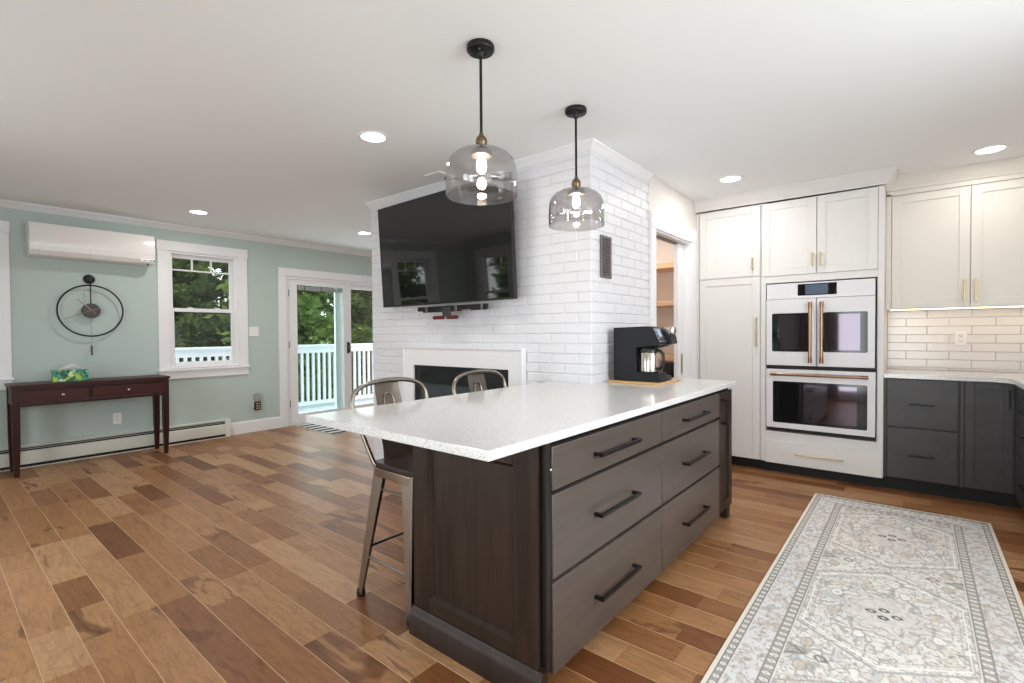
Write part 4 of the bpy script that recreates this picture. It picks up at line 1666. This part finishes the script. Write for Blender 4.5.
cf = thing('coffee_carafe', (2.997, 1.318, zb + 0.062), 'stainless steel coffee carafe with black lid and handle in the coffee maker', 'carafe')
cx_, cy_, cz_ = 2.997, 1.318, zb + 0.062
MB().lathe([(0.0, 0.0), (0.056, 0.0), (0.060, 0.004), (0.060, 0.118), (0.056, 0.126)], cx_, cy_, cz_, 40).build('jug', M_stain, cf)
MB().lathe([(0.057, 0.122), (0.061, 0.124), (0.061, 0.142), (0.055, 0.150), (0.03, 0.153), (0.0, 0.153)], cx_, cy_, cz_, 40).build('lid', M_black, cf)
hd = Vector((-0.25, -0.97, 0)).normalized()
hp = [(0.054, 0.134), (0.086, 0.135), (0.105, 0.118), (0.109, 0.075), (0.100, 0.038), (0.080, 0.022), (0.057, 0.022)]
MB().tube([(cx_ + hd.x * a, cy_ + hd.y * a, cz_ + z_) for a, z_ in hp], 0.0105, None, 10).build('handle', M_black, cf)

# pantry items seen behind it
cn = thing('canister', (5.12, 2.02, 0.675), 'black canister on the low pantry shelf behind the coffee maker', 'canister')
MB().lathe([(0.0, 0), (0.07, 0), (0.073, 0.005), (0.073, 0.19), (0.07, 0.195), (0, 0.195)], 5.12, 2.02, 0.6752, 32).build('jar', M_black, cn)
MB().lathe([(0.075, 0.0), (0.075, 0.02), (0.06, 0.026), (0.0, 0.026)], 5.12, 2.02, 0.6752 + 0.195, 32).build('lid', M_dgrey, cn)
tn = thing('tin', (5.05, 1.90, 0.675), 'small blue and white tin beside the black canister in the pantry', 'tin')
MB().lathe([(0.0, 0), (0.038, 0), (0.038, 0.15), (0.0, 0.15)], 5.05, 1.90, 0.6752, 28).build('can', M_blue, tn)
MB().lathe([(0.0385, 0.05), (0.0388, 0.05), (0.0388, 0.085), (0.0385, 0.085)], 5.05, 1.90, 0.6752, 28).build('label_band', M_plate, tn)

# ------------------------------------------------------------------ mint wall things
# mini-split
ac = thing('air_conditioner', (1.165, Y_B, 1.99), 'white wall-mounted air conditioner high on the mint wall left of the window', 'air conditioner')
prof = [(0.0, 0.0), (0.13, 0.0), (0.185, 0.012), (0.215, 0.055), (0.222, 0.10), (0.218, 0.27), (0.205, 0.305), (0.18, 0.312), (0.0, 0.312)]
b = MB()
b.prism(prof, 0.674, 1.640, 0.004, 2)
for v in b.bm.verts:
    d_, z_, x_ = v.co
    v.co = Vector((x_, Y_B - 0.001 - d_, 1.988 + z_))
b.build('housing', M_acw, ac)
b = MB()
prof = [(0.216, 0.10), (0.226, 0.10), (0.229, 0.14), (0.226, 0.24), (0.212, 0.300), (0.202, 0.298), (0.214, 0.24)]
b.prism(prof, 0.676, 1.638, 0.002, 1)
for v in b.bm.verts:
    d_, z_, x_ = v.co
    v.co = Vector((x_, Y_B - 0.001 - d_, 1.988 + z_))
b.build('front_panel', M_acw, ac)
prof = [(0.192, 0.010), (0.222, 0.052), (0.229, 0.094), (0.218, 0.094), (0.210, 0.055), (0.184, 0.014)]
for xa, xb in ((0.676, 0.735), (0.744, 1.10), (1.109, 1.505)):
    b = MB()
    b.prism(prof, xa, xb, 0.001, 1)
    for v in b.bm.verts:
        d_, z_, x_ = v.co
        v.co = Vector((x_, Y_B - 0.001 - d_, 1.988 + z_))
    b.build('vane', M_acw, ac)
b = MB()
b.box(1.512, 1.632, Y_B - 0.222, Y_B - 0.213, 2.01, 2.045, 0.003, 1)
pn = b.build('status_panel', M_plate, ac)
b = MB()
for xx, ww in ((1.535, 0.02), (1.565, 0.008), (1.585, 0.03)):
    b.box(xx, xx + ww, Y_B - 0.2235, Y_B - 0.2215, 2.022, 2.032)
b.box(1.62, 1.635, Y_B - 0.2235, Y_B - 0.2215, 2.018, 2.036)
b.build('indicator_marks', M_grey, pn)
MB().box(1.575, 1.59, Y_B - 0.20, Y_B - 0.18, 1.982, 1.998, 0.002, 1).build('receiver', M_toe, ac)

# pendulum clock
ck = thing('wall_clock', (1.128, Y_B, 1.30), 'black wire ring wall clock with pendulum on the mint wall', 'clock')
YC = Y_B - 0.05
cx_, cz_ = 1.134, 1.490
ring = [(cx_ + 0.257 * math.cos(a), YC, cz_ + 0.257 * math.sin(a)) for a in [2 * math.pi * k / 72 for k in range(72)]]
MB().tube(ring, 0.0075, None, 8, closed=True).build('ring', M_blackm, ck)
MB().lathe([(0.0, -0.012), (0.070, -0.012), (0.074, -0.006), (0.074, 0.012), (0.0, 0.012)], cx_, YC, cz_, 40, 'y').build('hub', M_black, ck)
MB().lathe([(0.0, -0.012), (0.025, -0.012), (0.03, -0.004), (0.045, 0.0), (0.048, 0.008), (0.048, 0.014), (0.0, 0.0145)], cx_ - 0.004, YC + 0.035, cz_ + 0.322, 32, 'y').build('hanger_disc', M_blackm, ck)
b = MB()
b.box(cx_ - 0.007, cx_ + 0.003, YC - 0.004, YC + 0.004, cz_ + 0.06, cz_ + 0.36, 0.001, 1)
b.tube([(cx_ - 0.002, YC, cz_ + 0.33), (cx_ - 0.002, YC + 0.03, cz_ + 0.33)], 0.006, None, 8)
b.build('stem', M_blackm, ck)


def hand(nm, ax, az, tail):
    dv = Vector((ax, 0, az))
    ln_ = dv.length
    dv /= ln_
    yy_ = YC - 0.017
    p0 = Vector((cx_, yy_, cz_)) - dv * tail
    b = MB()
    b.tube([p0, p0 + dv * (tail + ln_)], 0.006, 0.0035, 6)
    b.sphere(tuple(p0), 0.009, seg=8)
    b.build(nm, M_copper, ck)


hand('hour_hand', -0.110, 0.115, 0.045)
hand('minute_hand', -0.212, -0.088, 0.05)
b = MB()
b.tube([(cx_ - 0.002, YC + 0.002, cz_ - 0.07), (cx_ - 0.002, YC + 0.002, cz_ - 0.40)], 0.0014, None, 6)
pnd = b.build('pendulum_rod', M_grey, ck)
MB().box(cx_ - 0.009, cx_ + 0.006, YC - 0.004, YC + 0.008, cz_ - 0.452, cz_ - 0.352, 0.002, 1).build('pendulum_bob', M_dgrey, pnd)

# console table
tb = thing('console_table', (1.09, 6.21, 0), 'narrow dark mahogany console table with two drawers against the mint wall', 'console table')
TX0, TX1, TY0, TY1 = 0.505, 1.688, 6.03, 6.41
MB().box(TX0, TX1, TY0, TY1, 0.786, 0.808, 0.003, 2).build('tabletop', M_mahog, tb)
b = MB()
b.box(TX0 + 0.05, TX1 - 0.05, TY1 - 0.03, TY1 - 0.012, 0.625, 0.786)
b.box(TX0 + 0.016, TX0 + 0.032, TY0 + 0.04, TY1 - 0.04, 0.625, 0.786)
b.box(TX1 - 0.032, TX1 - 0.016, TY0 + 0.04, TY1 - 0.04, 0.625, 0.786)
b.box(TX0 + 0.05, TX1 - 0.05, TY0 + 0.016, TY0 + 0.03, 0.757, 0.786)
b.box(TX0 + 0.05, TX1 - 0.05, TY0 + 0.016, TY0 + 0.03, 0.612, 0.634)
b.box(1.040, 1.056, TY0 + 0.016, TY0 + 0.03, 0.634, 0.757)
b.build('apron', M_mahogd, tb)
for (a, c, kx) in ((0.563, 1.036, 0.848), (1.060, 1.63, 1.335)):
    d = slab('drawer', M_mahog, tb, fy(TY0 + 0.028), a, c, 0.638, 0.753, 0.018, 0.002)
    MB(fy(TY0 + 0.010)).lathe([(0.004, 0), (0.004, 0.008), (0.010, 0.014), (0.011, 0.019), (0.006, 0.023), (0, 0.0235)], kx, 0.70, 0, 16).build('knob', M_stain, d)
for x in (TX0 + 0.010, TX1 - 0.066):
    for y in (TY0 + 0.008, TY1 - 0.064):
        b = MB()
        w0, w1 = 0.056, 0.032
        xo = x + (w0 - w1 if x > 1 else 0.0)
        lo = [b.bm.verts.new(p) for p in ((x + 0.010, y + 0.010, 0), (x + 0.010 + w1, y + 0.010, 0), (x + 0.010 + w1, y + 0.010 + w1, 0), (x + 0.010, y + 0.010 + w1, 0))]
        mid = [b.bm.verts.new(p) for p in ((x + .002, y + .002, 0.30), (x + w0 - .004, y + .002, 0.30), (x + w0 - .004, y + w0 - .004, 0.30), (x + .002, y + w0 - .004, 0.30))]
        hi = [b.bm.verts.new(p) for p in ((x, y, 0.786), (x + w0, y, 0.786), (x + w0, y + w0, 0.786), (x, y + w0, 0.786))]
        for A, B in ((lo, mid), (mid, hi)):
            for k in range(4):
                j = (k + 1) % 4
                b.bm.faces.new((A[k], A[j], B[j], B[k]))
        b.bm.faces.new(lo[::-1])
        b.bm.faces.new(hi)
        b.build('leg', M_mahogd, tb)

tx = thing('tissue_box', (0.92, 6.20, 0.8085), 'green and teal leaf-print tissue box on the console table', 'tissue box')
MB().box(0.798, 1.048, 6.14, 6.265, 0.8085, 0.912, 0.002, 1).build('carton', M_tbox, tx)
b = MB()
rr_ = random.Random(2)
gr = []
for i in range(9):
    row = []
    for j in range(5):
        u_f, v_f = i / 8, j / 4
        z_ = 0.911 + 0.115 * math.sin(math.pi * min(1, u_f * 0.62 + 0.38)) * (0.2 + 0.8 * u_f) * (1 - abs(v_f - .5) * 1.1) + rr_.uniform(-.004, .004)
        row.append(b.bm.verts.new((0.85 + 0.18 * u_f + rr_.uniform(-.004, .004), 6.175 + 0.055 * v_f, max(z_, 0.911))))
    gr.append(row)
for a, c in zip(gr, gr[1:]):
    for j in range(4):
        b.bm.faces.new((a[j], a[j + 1], c[j + 1], c[j]))
bmesh.ops.solidify(b.bm, geom=b.bm.faces[:], thickness=0.0012)
b.build('tissue', M_tissue, tx)

# light switch and plug-in device
sw = thing('light_switch', (2.733, Y_B, 1.217), 'white double light switch on the mint wall between window and patio door', 'light switch')
fn = fy(Y_B)
MB(fn).box(2.673, 2.793, 1.217, 1.337, 0.0005, 0.006, 0.002, 2).build('plate', M_plate, sw)
for xx in (2.71, 2.756):
    MB(fn).box(xx - 0.0165, xx + 0.0165, 1.243, 1.311, 0.0055, 0.009, 0.002, 1).build('rocker', M_plate, sw)
nl = thing('plug_in_device', (2.75, Y_B, 0.27), 'grey and black plug-in device on a wall outlet left of the patio door', 'plug-in device')
MB(fn).box(2.706, 2.786, 0.30, 0.415, 0.0005, 0.006, 0.002, 2).build('outlet_plate', M_plate, nl)
b = MB(fn)
b.prism([(2.715, 0.385), (2.785, 0.385), (2.792, 0.43), (2.785, 0.475), (2.765, 0.49), (2.735, 0.49), (2.715, 0.475), (2.708, 0.43)], 0.006, 0.05, 0.004, 2)
b.build('upper_housing', mat('light_grey_plastic', srgb(158, 156, 160), 0.4), nl)
lo_ = MB(fn).box(2.714, 2.786, 0.275, 0.385, 0.0065, 0.055, 0.006, 2).build('lower_housing', M_black, nl)
b = MB(fn)
for r_i in range(3):
    for c_i in range(2):
        b.box(2.728 + c_i * 0.026, 2.744 + c_i * 0.026, 0.292 + r_i * 0.030, 0.310 + r_i * 0.030, 0.0548, 0.057, 0.001, 1)
b.build('lit_buttons', mat('amber_button', srgb(214, 170, 128), 0.4), lo_)

# baseboard heater
bh = thing('baseboard_heater', (1.2, Y_B, 0), 'long cream baseboard heater along the mint wall under the console table', 'heater')
HX0, HX1 = 0.16, 2.36
b = MB()
b.prism([(0.0, 0.035), (0.062, 0.035), (0.066, 0.045), (0.066, 0.150), (0.058, 0.158), (0.056, 0.158), (0.060, 0.148), (0.060, 0.05), (0.0, 0.05)], HX0, HX1)
for v in b.bm.verts:
    d_, z_, x_ = v.co
    v.co = Vector((x_, Y_B - 0.001 - d_, z_))
b.build('front_cover', M_heat, bh)
b = MB()
b.prism([(0.0, 0.05), (0.012, 0.05), (0.012, 0.192), (0.036, 0.196), (0.036, 0.205), (0.0, 0.212)], HX0, HX1)
for v in b.bm.verts:
    d_, z_, x_ = v.co
    v.co = Vector((x_, Y_B - 0.001 - d_, z_))
b.build('back_plate', M_heat, bh)
MB().box(HX0, HX1, Y_B - 0.052, Y_B - 0.014, 0.051, 0.182).build('fin_tube', M_toe, bh)
MB().box(HX0, HX1, Y_B - 0.060, Y_B - 0.020, 0.172, 0.178).build('damper', mat('pale_heater_metal', srgb(170, 170, 164), 0.5), bh)
MB().box(HX0, HX1, Y_B - 0.066, Y_B - 0.001, 0.0, 0.008).build('floor_strip', M_heat, bh)
MB().box(HX0, HX1, Y_B - 0.060, Y_B - 0.004, 0.009, 0.034).build('lower_slot', M_toe, bh)
MB().box(HX1 - 0.001, HX1 + 0.06, Y_B - 0.070, Y_B - 0.001, 0.0, 0.215, 0.004, 2).build('end_cap', M_heat, bh)

# ------------------------------------------------------------------ outside: deck, railing, trees
b = MB()
k = 0
y = Y_B + 0.16
while y < 8.72:
    b.box(-3, 9.5, y, y + 0.136, -0.14, -0.10)
    y += 0.141
struct(b.build('deck', M_deck, None))
struct(MB().box(-30, 40, -12, 45, -3.2, -3.0).build('ground', M_lawn, None))

dr = thing('deck_railing', (4.0, 8.5, -0.1), 'white deck railing with square balusters outside the patio door and window', 'railing')
YRL = 8.5
MB().box(-1.0, 8.2, YRL - 0.07, YRL + 0.07, 1.015, 1.05, 0.004, 1).build('cap_rail', M_deckw, dr)
MB().box(-1.0, 8.2, YRL - 0.022, YRL + 0.022, 0.90, 1.015).build('top_rail', M_deckw, dr)
MB().box(-1.0, 8.2, YRL - 0.022, YRL + 0.022, -0.05, 0.02).build('bottom_rail', M_deckw, dr)
x = 0.2
bal = None
while x < 7.6:
    if bal is None:
        bal = MB().box(x, x + 0.042, YRL - 0.02, YRL + 0.02, 0.02, 0.90).build('baluster', M_deckw, dr)
        x0b = x
    else:
        c = bal.copy()
        COL.objects.link(c)
        c.location.x += x - x0b
    x += 0.107
for x in (-0.9, 8.1):
    MB().box(x - 0.05, x + 0.05, YRL - 0.05, YRL + 0.05, -0.10, 1.10).build('post', M_deckw, dr)


def make_tree(seed, Ht, spread_, leafm, nl_, lsize, droop, label):
    rnd = random.Random(seed)
    t = thing('tree', (0, 0, 0), label, 'tree', 'trees beyond the deck')
    b = MB()
    b.tube([(0, 0, -0.1), (0.05, 0.03, Ht * .4), (-0.05, 0.0, Ht * .8), (0, 0, Ht * .98)], 0.16, 0.03, 8)
    tips = []
    for k in range(46):
        z = Ht * (0.10 + 0.88 * k / 46)
        a = k * 2.399 + rnd.uniform(-.3, .3)
        rad = spread_ * (1 - 0.72 * (z / Ht) ** 1.4) * rnd.uniform(.75, 1.1)
        p0 = Vector((0, 0, z))
        p1 = Vector((math.cos(a) * rad, math.sin(a) * rad, z + rad * (0.25 - droop)))
        b.tube([p0, p0.lerp(p1, .5) + Vector((0, 0, .08)), p1], 0.035, 0.008, 5)
        tips.append((p0, p1))
    b.build('trunk', M_bark, t)
    vs, fs = [], []
    for _ in range(nl_):
        p0, p1 = rnd.choice(tips)
        s = rnd.random() ** .6
        c = p0.lerp(p1, 0.15 + .9 * s) + Vector((rnd.gauss(0, .22), rnd.gauss(0, .22), rnd.gauss(0, .16) - droop * .3 * s))
        q = Vector((rnd.gauss(0, 1), rnd.gauss(0, 1), rnd.gauss(0, .5))).normalized()
        w = q.cross(Vector((rnd.gauss(0, 1), rnd.gauss(0, 1), rnd.gauss(0, 1)))).normalized()
        l_ = lsize * rnd.uniform(.7, 1.4)
        i = len(vs)
        vs += [c - q * l_, c + w * l_ * .42, c + q * l_, c - w * l_ * .42]
        fs.append((i, i + 1, i + 2, i + 3))
    me = bpy.data.meshes.new('foliage')
    me.from_pydata([tuple(v) for v in vs], [], fs)
    me.materials.append(leafm)
    o = bpy.data.objects.new('foliage', me)
    COL.objects.link(o)
    o.parent = t
    return t


tA = make_tree(1, 13.0, 1.5, M_leaf, 52000, 0.11, 0.1, 'broad leafy green tree in the dense stand beyond the white deck railing')
tB = make_tree(2, 14.0, 1.45, M_leaf2, 52000, 0.11, 0.45, 'dark drooping evergreen tree in the dense stand beyond the white deck railing')
rt = random.Random(9)
spots = []
for r_i, (y0, x0, n_, st_) in enumerate(((12.0, -3.2, 4, 4.5), (16.5, -2.45, 4, 4.5), (21.0, -2.8, 5, 4.5), (25.5, -2.04, 5, 4.5))):
    for i in range(n_):
        spots.append((x0 + i * st_ + rt.uniform(-.08, .08), y0 + rt.uniform(-.08, .08), (i + r_i) % 2))
spots += [(-5.4, 8.0, 0), (-8.8, 11.2, 1), (-9.6, 6.6, 1)]
used = set()
for (x, y, kd) in spots:
    p = (tA, tB)[kd]
    o = p if kd not in used else copy_tree(p)
    used.add(kd)
    o.location = (x, y, -3.0)
    o.rotation_euler = (0, 0, rt.uniform(0, 6.28))
    s_ = rt.uniform(.9, 1.0)
    o.scale = (s_, s_, s_)

bpy.context.view_layer.update()
